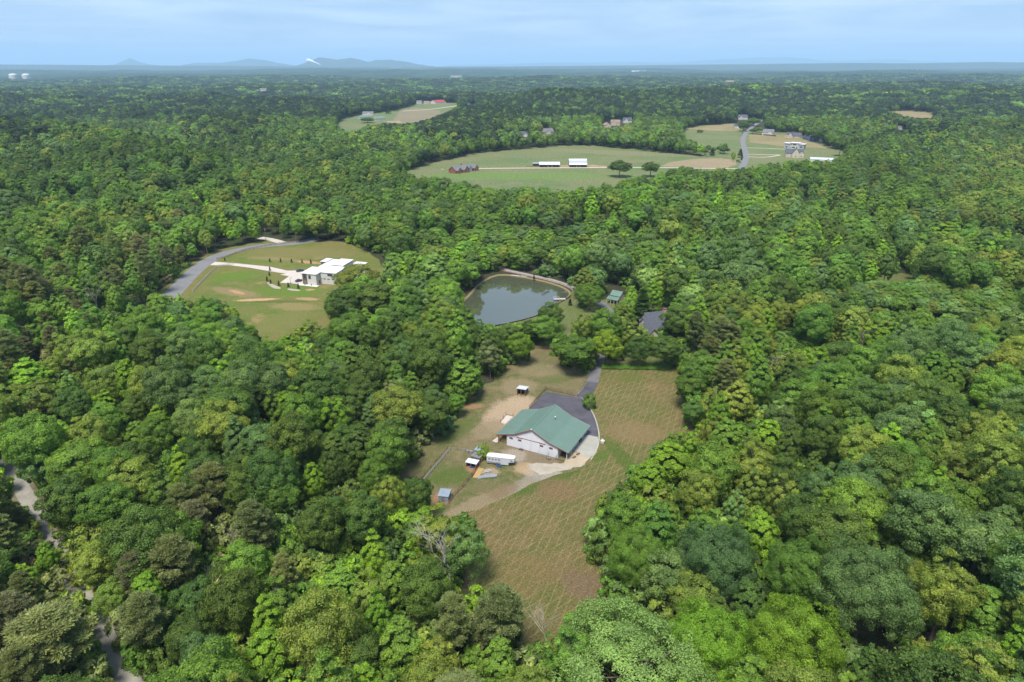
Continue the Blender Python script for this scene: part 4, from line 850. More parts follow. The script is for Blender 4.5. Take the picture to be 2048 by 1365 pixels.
# grey roofed mansion in the trees
t = house('grey_roofed_house', 'large house with dark grey hipped and gabled roofs hidden in trees', 'house', (1277, 664), (1302, 684), 13, 5.6, 5.2, 'cream', 'shingle', gables=((.5, 6, 3.2, 1.2, 'cream'),), win=4, floors=2, chimney=None, hip=True)
L_ = frame((1277, 664), (1302, 684))[2]
def wing(x0, x1, y0, y1, wh, rh, along='x', rm='shingle', wm='cream'):
    L2, dp = (x1 - x0, y1 - y0)
    if along == 'x': poly = [(y0, 0), (y1, 0), (y1, wh), ((y0 + y1) / 2, wh + rh), (y0, wh)]; V_ = [(x0, y, z) for y, z in poly] + [(x1, y, z) for y, z in poly]
    else: poly = [(x0, 0), (x1, 0), (x1, wh), ((x0 + x1) / 2, wh + rh), (x0, wh)]; V_ = [(x, y1, z) for x, z in poly] + [(x, y0, z) for x, z in poly]
    MB().add(V_, [tuple(reversed(range(5))), tuple(range(5, 10))] + [(i, (i + 1) % 5, (i + 1) % 5 + 5, i + 5) for i in range(5)]).build('wing_wall', M[wm], t)
    r_ = MB(); o = .4
    if along == 'x':
        m_ = (y0 + y1) / 2; e = o * rh / (dp / 2)
        r_.slab([(x0 - o, y0 - o, wh - e + .2), (x1 + o, y0 - o, wh - e + .2), (x1 + o, m_, wh + rh + .2), (x0 - o, m_, wh + rh + .2)], .15).slab([(x0 - o, m_ + .002, wh + rh + .2), (x1 + o, m_ + .002, wh + rh + .2), (x1 + o, y1 + o, wh - e + .2), (x0 - o, y1 + o, wh - e + .2)], .15)
    else:
        m_ = (x0 + x1) / 2; e = o * rh / (L2 / 2)
        r_.slab([(x0 - o, y0 - o, wh - e + .2), (m_, y0 - o, wh + rh + .2), (m_, y1 + o, wh + rh + .2), (x0 - o, y1 + o, wh - e + .2)], .15).slab([(m_ + .002, y0 - o, wh + rh + .2), (x1 + o, y0 - o, wh - e + .2), (x1 + o, y1 + o, wh - e + .2), (m_ + .002, y1 + o, wh + rh + .2)], .15)
    r_.build('wing_roof', M[rm], t)
wing(-4.5, 2.0, 3, 14, 4.6, 3.6, 'y'); wing(L_ - 4, L_ + 4.5, -5.0, 2.0, 4.0, 3.4, 'x'); wing(L_ - 5.5, L_ + 3.5, 7, 13.5, 5.0, 3.2, 'x')
wing(L_ + 5, L_ + 10, 4, 9, 3.0, 1.6, 'x', 'brownroof', 'tan')
MB().box(L_ * .62 - .7, L_ * .62 + .7, 7.2, 8.6, 5, 12.6).build('chimney', M['stone'], t)
MB().box(L_ * .62 - .8, L_ * .62 + .8, 7.1, 8.7, 12.6, 12.8).build('chimney_cap', M['brownpanel'], t)
# cabin with green roofs
a, rz, L_ = frame((1216, 606.5), (1233, 610)); t = thing('cabin', 'small cabin with stepped green metal roofs behind the broad tree', 'cabin', a, rz)
block_ = MB().box(0, 5.2, 2.4, 7.4, 0, 3.6).build('wall', M['tan'], t)
ribbed(MB(), (-.3, 2.0, 3.7), (5.5, 2.0, 3.7), (5.5, 4.9, 5.6), (-.3, 4.9, 5.6), .1, 9).build('roof', M['green'], t)
ribbed(MB(), (5.5, 7.9, 3.7), (-.3, 7.9, 3.7), (-.3, 4.902, 5.6), (5.5, 4.902, 5.6), .1, 9).build('roof', M['green'], t)
MB().add([(5.2, 2.4, 3.6), (5.2, 7.4, 3.6), (5.2, 4.9, 5.4), (5.05, 2.4, 3.6), (5.05, 7.4, 3.6), (5.05, 4.9, 5.4)], [(0, 1, 2), (5, 4, 3), (0, 3, 4, 1), (1, 4, 5, 2), (2, 5, 3, 0)]).build('gable', M['tan'], t)
ribbed(MB(), (-.9, -.5, 2.3), (5.3, -.5, 2.3), (5.3, 2.2, 3.3), (-.9, 2.2, 3.3), .1, 9).build('porch_roof', M['green'], t)
for x in (-.6, 1.5, 3.3, 5.0): MB().box(x - .1, x + .1, -.3, -.1, 0, 2.25).build('porch_post', M['white'], t)
window(t, 1.3, 2.4, 1, 1, 1.1); dd = MB().box(2.4, 3.3, 2.33, 2.397, 0, 2.1).build('door', M['brownpanel'], t); MB().box(2.5, 2.58, 2.28, 2.33, 1, 1.1).build('handle', M['steel'], dd)

# the two long barns on the hill pasture
def long_barn(label, pl, pr, depth, eave, ridge, bays, grp=None, skirt=False):
    a, rz, L_ = frame(pl, pr); t = thing('pole_barn', label, 'barn', a, rz)
    if skirt:
        ribbed(MB(), (-.5, -.5, eave), (L_ + .5, -.5, eave), (L_ + .5, 2.8, eave + 1.6), (-.5, 2.8, eave + 1.6), .12, 14).build('eave_roof', M['whitetin'], t)
        ribbed(MB(), (-.5, 2.8, eave + 1.65), (L_ + .5, 2.8, eave + 1.65), (L_ + .5, 5.6, eave + 4.2), (-.5, 5.6, eave + 4.2), .12, 14).build('roof', M['tin'], t)
        ribbed(MB(), (-.5, 5.6, eave + 4.25), (L_ + .5, 5.6, eave + 4.25), (L_ + .5, depth / 2, ridge), (-.5, depth / 2, ridge), .12, 14).build('roof', M['whitetin'], t)
    else: ribbed(MB(), (-.5, -.5, eave), (L_ + .5, -.5, eave), (L_ + .5, depth / 2, ridge), (-.5, depth / 2, ridge), .12, 16).build('roof', M['whitetin'], t)
    ribbed(MB(), (L_ + .5, depth + .5, eave), (-.5, depth + .5, eave), (-.5, depth / 2 + .002, ridge), (L_ + .5, depth / 2 + .002, ridge), .12, 16).build('roof', M['whitetin'], t)
    for x in (0, L_ - .2):
        MB().add([(x, 0, 0), (x, depth, 0), (x, depth, eave - .15), (x, depth / 2, ridge - .35), (x, 0, eave - .15)] + [(x + .2, 0, 0), (x + .2, depth, 0), (x + .2, depth, eave - .15), (x + .2, depth / 2, ridge - .35), (x + .2, 0, eave - .15)], [(4, 3, 2, 1, 0), (5, 6, 7, 8, 9)] + [(i, (i + 1) % 5, (i + 1) % 5 + 5, i + 5) for i in range(5)]).build('side_wall', M['redtrim'], t)
    MB().box(.2, L_ - .2, depth - .2, depth, 0, eave - .2).build('back_wall', M['redtrim'], t); MB().box(.2, L_ - .2, 3.5, 3.7, 0, eave - .1).build('inner_wall', M['redtrim'], t)
    for k in range(bays + 1): x = .2 + k * (L_ - .6) / bays; MB().box(x, x + .22, -.1, .12, 0, eave - .05).build('post', M['redwood'], t)
    MB().box(0, L_, -.12, .1, eave - .5, eave - .06).build('fascia', M['redtrim'], t)
    for k in range(3): MB().box(L_ * (.2 + .2 * k), L_ * (.2 + .2 * k) + 1.4, 1.2, 2.6, 0, 1.3).build('stored_bale', M['white'] if k else M['hay'], t)
long_barn('long low red barn with a bright white metal roof on the hill pasture', (1079, 335), (1119, 335), 9, 3.0, 5.6, 8)
long_barn('taller red barn with a banded white and grey roof on the hill pasture', (1139, 335), (1173.5, 335), 17, 2.9, 8.6, 7, skirt=True)
shed('field_shed', 'small grey shed at the left end of the long low barn', 'shed', (1066, 332.5), (1078, 332.5), 5, 2.6, 3.8, 'tin', 'greysid', openfront=True)
fence('corral_fence', 'dark rail fence left of the long low barn', [(1054, 334.5), (1066, 334.8), (1078, 335)], 'redwood', 3, 1.4, 3, .09)
t = house('brick_house', 'sprawling red brick house with three white trimmed gables on the hill pasture', 'house', (912, 348), (955, 341), 11, 3.2, 4.0, 'brick', 'greyroof', gables=((.12, 6, 3.0, 2.2, 'brick'), (.42, 7.5, 4.0, 3.0, 'brick'), (.62, 5, 3.4, 1.6, 'greysid'), (.9, 6, 3.4, 2.2, 'brick')), win=8, chimney=None, ov=.5)
MB().box(14, 15.2, 5.5, 6.5, 5.5, 8.8).build('chimney', M['brick'], t)
vill = 'houses of the far village'
house('white_house', 'white two-storey house with a brown-grey roof behind the long red-brown fence', 'house', (1524, 271), (1545, 272), 16, 4.6, 5.0, 'white', 'greyroof', gables=((.75, 7, 3.0, 2.5, 'white'),), win=5, floors=2)
house('cream_house', 'cream house with a dark blue-grey roof right of the white two-storey house', 'house', (1570, 275), (1599, 277), 12, 3.2, 4.6, 'cream', 'shingle', gables=((.12, 5, 3.0, 1.5, 'cream'), (.38, 8, 4.6, 2.0, 'cream')), win=5)
house('blue_house', 'dark blue house half hidden at the wood edge of the village', 'house', (1605, 279), (1628, 284), 12, 3.4, 5.0, 'bluesid', 'shingle', gables=((.6, 7, 3.6, 1.5, 'bluesid'),), win=4)
a, rz, L_ = frame((1567.5, 297), (1598, 299)); t = thing('flat_roofed_house', 'modern grey and white flat-roofed house among the far lots', 'house', a, rz)
block(t, 0, 8, 0, 10, 7.2, 7.4, m='greysid', ov=.8); block(t, 8.05, 20, .8, 11, 8.0, 8.2, m='white', ov=.8); block(t, 20.05, 27, 0.2, 10, 6.8, 7.0, m='greysid', ov=.8)
for x, z, w_, h_ in ((3.5, 1, 2, 2), (9.5, 4.6, 1, 2.2), (13, 1, 4, 2), (14, 4.8, 5, 1.8), (9.5, .6, 1, 2.2), (17.5, .8, 1.6, 2.2)): window(t, x, .8 if 8 < x < 20 else 0, z, w_, h_, fm='darktin')
window(t, 23.5, .2, 2, 3, 2, fm='darktin')
house('gabled_house', 'cream house with a steep front gable and dark roof in front of the flat-roofed house', 'house', (1571, 315), (1606, 316), 12, 5.2, 4.8, 'cream', 'shingle', gables=((.55, 9, 6.0, 2.5, 'cream'), (.88, 6, 3.0, 1.2, 'cream')), win=5, floors=2)
shed('white_barn', 'long white roofed outbuilding behind the trees beside the gabled house', 'outbuilding', (1620, 324), (1666, 326), 9, 3.2, 4.6, 'whitetin', 'white', openfront=False)
house('white_house', 'white house with a grey roof at the far end of the village road', 'house', (1476, 240), (1495, 240), 14, 5.5, 4.5, 'white', 'shingle', gables=((.3, 6, 3, 1, 'white'),), win=5, floors=2)
house('white_house', 'small white gabled house left of the village road', 'house', (1470, 257), (1485, 257), 10, 4.2, 3.2, 'white', 'shingle', gables=((.6, 5, 2.4, 1, 'white'),), win=3)
house('tan_house', 'tan house with a brown hipped roof rising from the woods', 'house', (1204, 256), (1222, 256), 14, 4.5, 4.8, 'tan', 'brownroof', gables=((.7, 8, 3.5, 1.5, 'tan'),), win=5, hip=True)
house('tan_house', 'taller tan house with a brown roof just right of the other tan house', 'house', (1222, 252), (1240, 252), 14, 6, 4.8, 'tan', 'brownroof', gables=((.3, 8, 4, 1.5, 'tan'),), win=5, floors=2)
house('white_house', 'white house with a black roof right of the two tan houses', 'house', (1247, 247), (1264, 247), 13, 5.5, 5.2, 'white', 'shingle', gables=((.3, 7, 4, 1.2, 'white'),), win=4, floors=2)
house('white_house', 'white gabled house showing above the trees behind the hill pasture', 'house', (1036, 277), (1056, 277), 12, 5.6, 4.8, 'white', 'shingle', gables=((.3, 6, 3.5, 1.2, 'white'), (.75, 6, 3.5, 1.2, 'white')), win=4, floors=2)
house('grey_house', 'grey and white house behind the trees above the long low barn', 'house', (1085, 272), (1108, 271), 13, 6, 5, 'greysid', 'greyroof', gables=((.5, 8, 4.4, 1.5, 'white'),), win=4, floors=2)
house('white_house', 'pale house glimpsed in the woods below the hay meadow', 'house', (1795, 263), (1812, 263), 12, 5, 4.6, 'white', 'greyroof', gables=((.3, 6, 3.5, 1.2, 'white'),), win=4, floors=2)
# far farm
house('stable', 'green roofed white stable at the left of the far farm', 'stable', (720, 239), (741, 238), 14, 3.6, 4.0, 'cream', 'green', win=5, hip=True)
house('stable', 'green roofed white stable in front of the riding arena', 'stable', (751, 242), (772, 241), 16, 4.0, 4.2, 'cream', 'green', win=4)
house('farm_house', 'white farmhouse behind the green roofed stables', 'farmhouse', (725, 231), (746, 231), 14, 4.5, 3.6, 'white', 'greyroof', gables=((.6, 8, 3, 1.5, 'white'),), win=4)
house('red_roofed_barn', 'long low barn with a bright red roof beyond the far farm field', 'barn', (871, 208.5), (892, 207.5), 26, 5, 5.5, 'white', 'redroof', win=5)
house('white_house', 'small white house left of the red roofed barn', 'house', (833, 208), (843, 208), 15, 5, 4, 'white', 'greyroof', win=3)
house('grey_house', 'low grey house between the white house and the red roofed barn', 'house', (848, 208.5), (859, 208.5), 15, 4, 4, 'tan', 'brownroof', win=3)
house('white_house', 'white house right of the far farm field', 'house', (937, 212), (950, 211), 18, 4.5, 5, 'white', 'greyroof', win=3)
house('white_house', 'lone pale house deep in the left hand forest', 'house', (519, 183), (533, 183), 20, 6, 7, 'white', 'greyroof', win=3)
house('long_building', 'long grey-green roofed building on the far forest plain', 'building', (901, 157), (923, 157), 60, 14, 12, 'white', 'greyroof', win=5)
house('long_building', 'long white building far out on the forest plain', 'building', (1264, 146.5), (1292, 146.5), 120, 22, 12, 'white', 'white', win=4)
house('long_building', 'pale building on the plain above the village road', 'building', (1453, 168), (1468, 168), 40, 12, 8, 'cream', 'brownroof', win=4)
# round straw heaps by the brick house
t = thing('soil_heap', 'small heap of orange soil left of the brick house', 'heap', G(885, 340)); vs = [(0, 0, 1.4)] + [((2.6 + .5 * math.sin(k * 2.3)) * math.cos(k * .6283) * (1 if j else .5), 1.6 * math.sin(k * .6283) * (1 if j else .5), 0 if j else 1.0) for j in (0, 1) for k in range(10)]
MB().add(vs, [(0, 1 + k, 1 + (k + 1) % 10) for k in range(10)] + [(1 + k, 11 + k, 11 + (k + 1) % 10, 1 + (k + 1) % 10) for k in range(10)]).build('soil', DIRT, t)
# storage tanks, mast
for px, lab in ((25, 'left one of two white storage tanks on the horizon plain'), (51, 'right one of two white storage tanks on the horizon plain')):
    c = G(px, 149, 40.0); dd = math.hypot(c.x, c.y); t = thing('storage_tank', lab, 'tank', (c.x, c.y, 0)); R_ = 5.6 * math.hypot(dd, 70) / FPX; n = 20; vs = []
    prof_ = [(R_, 0), (R_, 34)] + [(R_ * math.cos(q), 34 + R_ * .4 * math.sin(q)) for q in (.35, .7, 1.05, 1.35)]
    for r_, z in prof_[:2]: vs += [(r_ * math.cos(6.2832 * k / n), r_ * math.sin(6.2832 * k / n), z) for k in range(n)]
    MB().add(vs, [(k, (k + 1) % n, (k + 1) % n + n, k + n) for k in range(n)]).build('tank_wall', M['white'], t)
    vs = []
    for r_, z in prof_[1:]: vs += [(r_ * math.cos(6.2832 * k / n), r_ * math.sin(6.2832 * k / n), z) for k in range(n)]
    MB().add(vs, [(j * n + k, j * n + (k + 1) % n, (j + 1) * n + (k + 1) % n, (j + 1) * n + k) for j in range(4) for k in range(n)] + [tuple(4 * n + k for k in range(n))]).build('dome', M['white'], t)
for px, py, hh_, lab in ((817, 166, 62, 'thin lattice radio mast standing out of the far forest'), (1255, 140, 110, 'distant pale mast near the horizon')):
    c = G(px, py + 3); t = thing('radio_mast', lab, 'mast', (c.x, c.y, 0)); w_ = math.hypot(c.x, c.y) / FPX * .28
    for k in range(3): MB().bar((w_ * math.cos(k * 2.1), w_ * math.sin(k * 2.1), 0), (0, 0, hh_), w_ * .35).build('leg', M['tin'], t)
    for z in (.6, .75, .9): MB().bar((-w_ * (2.4 - z), 0, hh_ * z), (w_ * (2.4 - z), 0, hh_ * z), w_ * .5).build('antenna', M['white'], t)
# ---- mountains
def ridge(label, dist, prof_, depth, seed, col):
    rng = np.random.default_rng(seed); P_ = np.array(prof_, float); xs = np.linspace(P_[0, 0], P_[-1, 0], 120); ys = np.interp(xs, P_[:, 0], P_[:, 1])
    nzz = np.convolve(rng.normal(size=120), np.ones(5) / 5, 'same'); top = CAM_H + (HORIZON - ys) / FPX * dist + nzz * dist * 2.0e-4
    X0 = (xs - CX) / FPX * dist; jj = np.linspace(-1, 1, 17); V = []
    for j in jj:
        sh_ = np.exp(-(j * 1.9) ** 2) * (1 + .25 * np.sin(X0 / depth * 5 + j * 6) * (abs(j) > .01)); z = np.maximum(top, 30) * sh_ - 25
        if abs(j) < .01: z = top
        V.append(np.stack([X0 * (1 + j * depth / dist), dist + j * depth + 0 * X0, z], -1))
    V = np.array(V).reshape(-1, 3); idx = np.arange(17 * 120).reshape(17, 120)
    F = np.stack([idx[:-1, :-1], idx[:-1, 1:], idx[1:, 1:], idx[1:, :-1]], -1).reshape(-1, 4)
    tag(link('mountain', mesh_np('mountain', V, F, mat('mountain_woods', (0.035, 0.06, 0.03), .95, (0.05, 0.065, 0.04), .0006), smooth=True)), label, kind='structure')
ridge('lone pointed mountain far on the left horizon', 27000, [(270, 131), (285, 130), (300, 126), (312, 121), (318, 118.5), (324, 121), (336, 126), (350, 129), (370, 131.5)], 1500, 1, 0)
ridge('low broken mountain range left of the steam plume', 25000, [(405, 132), (422, 129), (440, 126.5), (480, 127), (512, 124), (540, 120.5), (562, 122.5), (590, 127), (625, 131.5)], 2500, 2, 0)
ridge('blue mountain range on the horizon behind the steam plume', 19500, [(622, 132), (640, 127), (655, 123), (668, 119.5), (700, 121), (726, 118.5), (742, 121), (757, 125), (772, 122), (800, 121.5), (832, 126), (852, 129.5), (880, 133)], 2500, 3, 0)
ridge('faint long mountain chain on the far right horizon', 42000, [(900, 131), (1000, 129), (1100, 126.5), (1200, 126), (1320, 126), (1424, 121.5), (1476, 117), (1549, 119.5), (1590, 123), (1724, 122), (1850, 125), (2048, 126), (2200, 127)], 4000, 4, 0)
ridge('low blue hills along the right horizon', 15000, [(820, 134), (1024, 133), (1250, 131), (1400, 129.5), (1500, 129), (1650, 127), (1760, 127.5), (1900, 125.5), (1980, 126), (2060, 125), (2250, 126)], 2500, 5, 0)
ridge('low blue hills along the left horizon', 15000, [(-200, 129), (0, 129.5), (150, 130), (300, 131), (500, 132), (640, 133), (800, 134)], 2500, 6, 0)
rng = np.random.default_rng(9); pm = MB()
for k in range(14):
    q = k / 13; c = Vector(((668 - 20 * q - CX) / FPX * 17500 + 0, 17500, CAM_H + (HORIZON - (129.5 - 6.5 * q ** .8)) / FPX * 17500)); r_ = (12 + 34 * q ** 1.6) * rng.uniform(.8, 1.2)
    vs = []; 
    for i in range(5):
        for j in range(8): th_ = math.pi * (i + .5) / 5; ph_ = j * .785; rr_ = r_ * rng.uniform(.8, 1.2); vs.append((c.x + rr_ * math.sin(th_) * math.cos(ph_), c.y + rr_ * math.sin(th_) * math.sin(ph_), c.z + rr_ * math.cos(th_) * .8))
    pm.add(vs, [(i * 8 + j, (i + 1) * 8 + j, (i + 1) * 8 + (j + 1) % 8, i * 8 + (j + 1) % 8) for i in range(4) for j in range(8)] + [tuple(range(8)), tuple(reversed(range(32, 40)))])
tag(pm.build('steam_plume', mat('steam', (0.95, 0.95, 0.95), 1)), 'small white steam plume drifting in front of the blue mountains', kind='stuff')
# ------------------------------------------------------------------ trees: crown shapes
def rand_dirs(n, rng):
    v = rng.normal(size=(n, 3)); return v / np.linalg.norm(v, axis=1, keepdims=True)
def quads(P, Nn, size, rng, aspect=0.8, shade=None, young=None, along=None):
    """one leaf spray per point: P centres, Nn facing; returns vertices, faces, colours"""
    n = len(P)
    t = rng.normal(size=(n, 3)) if along is None else along
    t = t - Nn * np.sum(t * Nn, 1, keepdims=True); t /= np.linalg.norm(t, axis=1, keepdims=True) + 1e-9
    s = np.cross(Nn, t); sz = size * rng.uniform(0.7, 1.3, (n, 1)); h = Nn * sz * 0.16
    V = np.stack([P - t * sz * 0.55, P + s * sz * 0.42 * aspect - h, P + t * sz * 0.55, P - s * sz * 0.42 * aspect - h], 1).reshape(-1, 3)
    F = np.arange(n * 4).reshape(n, 4)
    C = np.ones((n, 4, 4)); C[:, :, 0] = shade[:, None]; C[:, :, 1] = young[:, None]
    return V, F, C.reshape(-1, 4)
def crown_oak(rng, Rr, H, n, size, nclump, rz=None, base=0.30, top_pow=1.0, rc=(0.20, 0.34), up=0.25, flat=0.8, jag=0.12, dome=0.3, rough=0.5):
    """broad crown: lumpy shell of rounded leaf masses"""
    rz = rz or (H * (1 - base) / 2); cz = H - rz
    # clump centres by golden spiral over the shell
    k = np.arange(nclump) + 0.5; ph = math.pi * (1 + 5 ** 0.5) * k
    z = 1 - 1.75 * k / nclump; z = np.clip(z + rng.normal(size=nclump) * 0.05, -0.98, 1)
    rad = np.sqrt(1 - z * z); d = np.stack([rad * np.cos(ph), rad * np.sin(ph), z], 1)
    f1, f2 = rng.uniform(0, 6.28, 2)
    lump = 0.84 + 0.13 * np.sin(3 * np.arctan2(d[:, 1], d[:, 0]) + f1 + 2 * z) + 0.08 * np.sin(5 * np.arctan2(d[:, 1], d[:, 0]) + f2) + rng.normal(size=nclump) * jag
    lump = np.clip(lump, 0.45, 1.1)
    taper = np.where(z > 0, (1 - z * z * 0.0) , 1)
    c = d * lump[:, None] * np.array([Rr * 0.82, Rr * 0.82, rz * 0.84])
    if top_pow != 1: # pointed crowns: shrink the upper part sideways
        q = np.clip(c[:, 2] / rz, -1, 1); sx_ = np.where(q > -0.25, 1 - np.clip((q + 0.25) / 1.25, 0, 1) ** top_pow * 0.85, 1); c[:, :2] *= sx_[:, None]
    cr = Rr * rng.uniform(rc[0], rc[1], nclump) * (1 if top_pow == 1 else 0.9)
    per = cr ** 2; per = (per / per.sum() * n).astype(int) + 1
    ci = np.repeat(np.arange(nclump), per); m = len(ci)
    out = c / (np.linalg.norm(c, axis=1, keepdims=True) + 1e-9)
    u = rand_dirs(m, rng) + out[ci] * 0.75 + np.array([0, 0, up]); u /= np.linalg.norm(u, axis=1, keepdims=True)
    # second-order bumps make each mass break into sprays
    fr = rng.uniform(0, 6.28, (nclump, 3)); bump = 0.85 + 0.15 * np.sin(u[:, 0] * 6 + fr[ci, 0]) * np.sin(u[:, 1] * 6 + fr[ci, 1]) + 0.1 * np.sin(u[:, 2] * 7 + fr[ci, 2])
    P = c[ci] + u * cr[ci, None] * (bump * rng.uniform(0.72, 1.08, m))[:, None] * np.array([1, 1, flat])
    P[:, 2] += cz
    P[:, 2] = np.maximum(P[:, 2], H * base * 0.6)
    Nn = u * (1 - dome * .5) + out[ci] * dome + rng.normal(size=(m, 3)) * rough; Nn /= np.linalg.norm(Nn, axis=1, keepdims=True)
    cs = rng.uniform(0.82, 1.18, nclump); sh = cs[ci] * rng.uniform(0.62, 1.38, m)
    yg = np.clip(rng.normal(0.12, 0.16, m) + (cs[ci] - 1) * 0.9, 0, 0.8)
    return quads(P, Nn, size, rng, shade=sh, young=yg), c + np.array([0, 0, cz])
def crown_pine(rng, Rr, H, n, size, ntuft, base=0.42, cone=0.0):
    """open pine crown: needle tufts in drooping fans at the ends of limbs"""
    k = np.arange(ntuft); zz = rng.uniform(0, 1, ntuft) ** 0.8
    env = np.sqrt(np.clip(1 - (zz * 1.02) ** 2.4, 0, 1)) * (0.75 + 0.25 * np.minimum(zz * 3, 1))
    if cone: env = env * (1 - cone) + cone * (1 - zz)
    a = rng.uniform(0, 6.28, ntuft); rad = Rr * env * rng.uniform(0.35, 1.0, ntuft) ** 0.6
    c = np.stack([rad * np.cos(a), rad * np.sin(a), H * base + zz * H * (1 - base) - 0.5], 1)
    cr = rng.uniform(0.7, 1.25, ntuft) * Rr * 0.20
    per = np.maximum(1, (cr ** 2 / (cr ** 2).sum() * n).astype(int)); ci = np.repeat(k, per); m = len(ci)
    u = rand_dirs(m, rng); u[:, 2] = np.abs(u[:, 2]) * 0.9 + 0.05; u /= np.linalg.norm(u, axis=1, keepdims=True)
    P = c[ci] + u * cr[ci, None] * rng.uniform(0.3, 1.0, (m, 1)) * np.array([1.25, 1.25, 0.62])
    side = np.cross(u, rng.normal(size=(m, 3))); side /= np.linalg.norm(side, axis=1, keepdims=True)
    side = side + np.array([0, 0, 0.6]); side /= np.linalg.norm(side, axis=1, keepdims=True)
    cs = rng.uniform(0.75, 1.2, ntuft)
    return quads(P, side, size, rng, aspect=0.42, shade=cs[ci] * rng.uniform(0.7, 1.25, m), young=np.clip(rng.normal(0.1, 0.2, m), 0, 0.6), along=u), c
def trunk_mb(rng, H, r0, targets, ntop=10, top=0.8, dead=False):
    """tapered trunk with limbs reaching into the leaf masses"""
    mb = MB(); lean = rng.normal(size=2) * 0.03 * H
    pts = [(lean[0] * t * t, lean[1] * t * t, H * top * t) for t in np.linspace(0, 1, 6)]
    mb.tube(pts, [r0 * (1 - 0.8 * t) for t in np.linspace(0, 1, 6)], 6)
    for i in rng.permutation(len(targets))[:ntop]:
        e = targets[i] * np.array([0.92, 0.92, 1]); s = np.clip(e[2] - rng.uniform(0.1, 0.28) * H, 0.18 * H, 0.75 * H) / (H * top)
        s = min(max(s, 0.1), 0.95); a = np.array([lean[0] * s * s, lean[1] * s * s, H * top * s]); mid = a * 0.5 + e * 0.5 + np.array([0, 0, -0.02 * H])
        mb.tube([a, mid, e], [r0 * 0.38 * (1.1 - s), r0 * 0.24, r0 * 0.07], 4)
    return mb
def bare_mb(rng, H, r0, depth=4, spread=0.55):
    """a dead tree: forking bare limbs"""
    mb = MB()
    def grow(p, d, L, r, k):
        q = [p]; dd = np.array(d)
        for i in range(3):
            dd = dd + rng.normal(size=3) * 0.10 + np.array([0, 0, 0.03]); dd /= np.linalg.norm(dd); q.append(q[-1] + dd * L / 3)
        mb.tube(q, [r, r * 0.88, r * 0.76, r * 0.62], 5 if k > 1 else 4)
        if k:
            for j in range(rng.integers(2, 4) + (k > 2)):
                s = q[rng.integers(2, 4)] if j else q[3]
                e = dd + rand_dirs(1, rng)[0] * spread * 1.25; e[2] = max(e[2], 0.02) ; e /= np.linalg.norm(e)
                grow(s, e, L * rng.uniform(0.55, 0.8), r * rng.uniform(0.45, 0.62), k - 1)
    grow(np.zeros(3), (0.03, 0, 1), H * 0.36, r0, depth)
    return mb

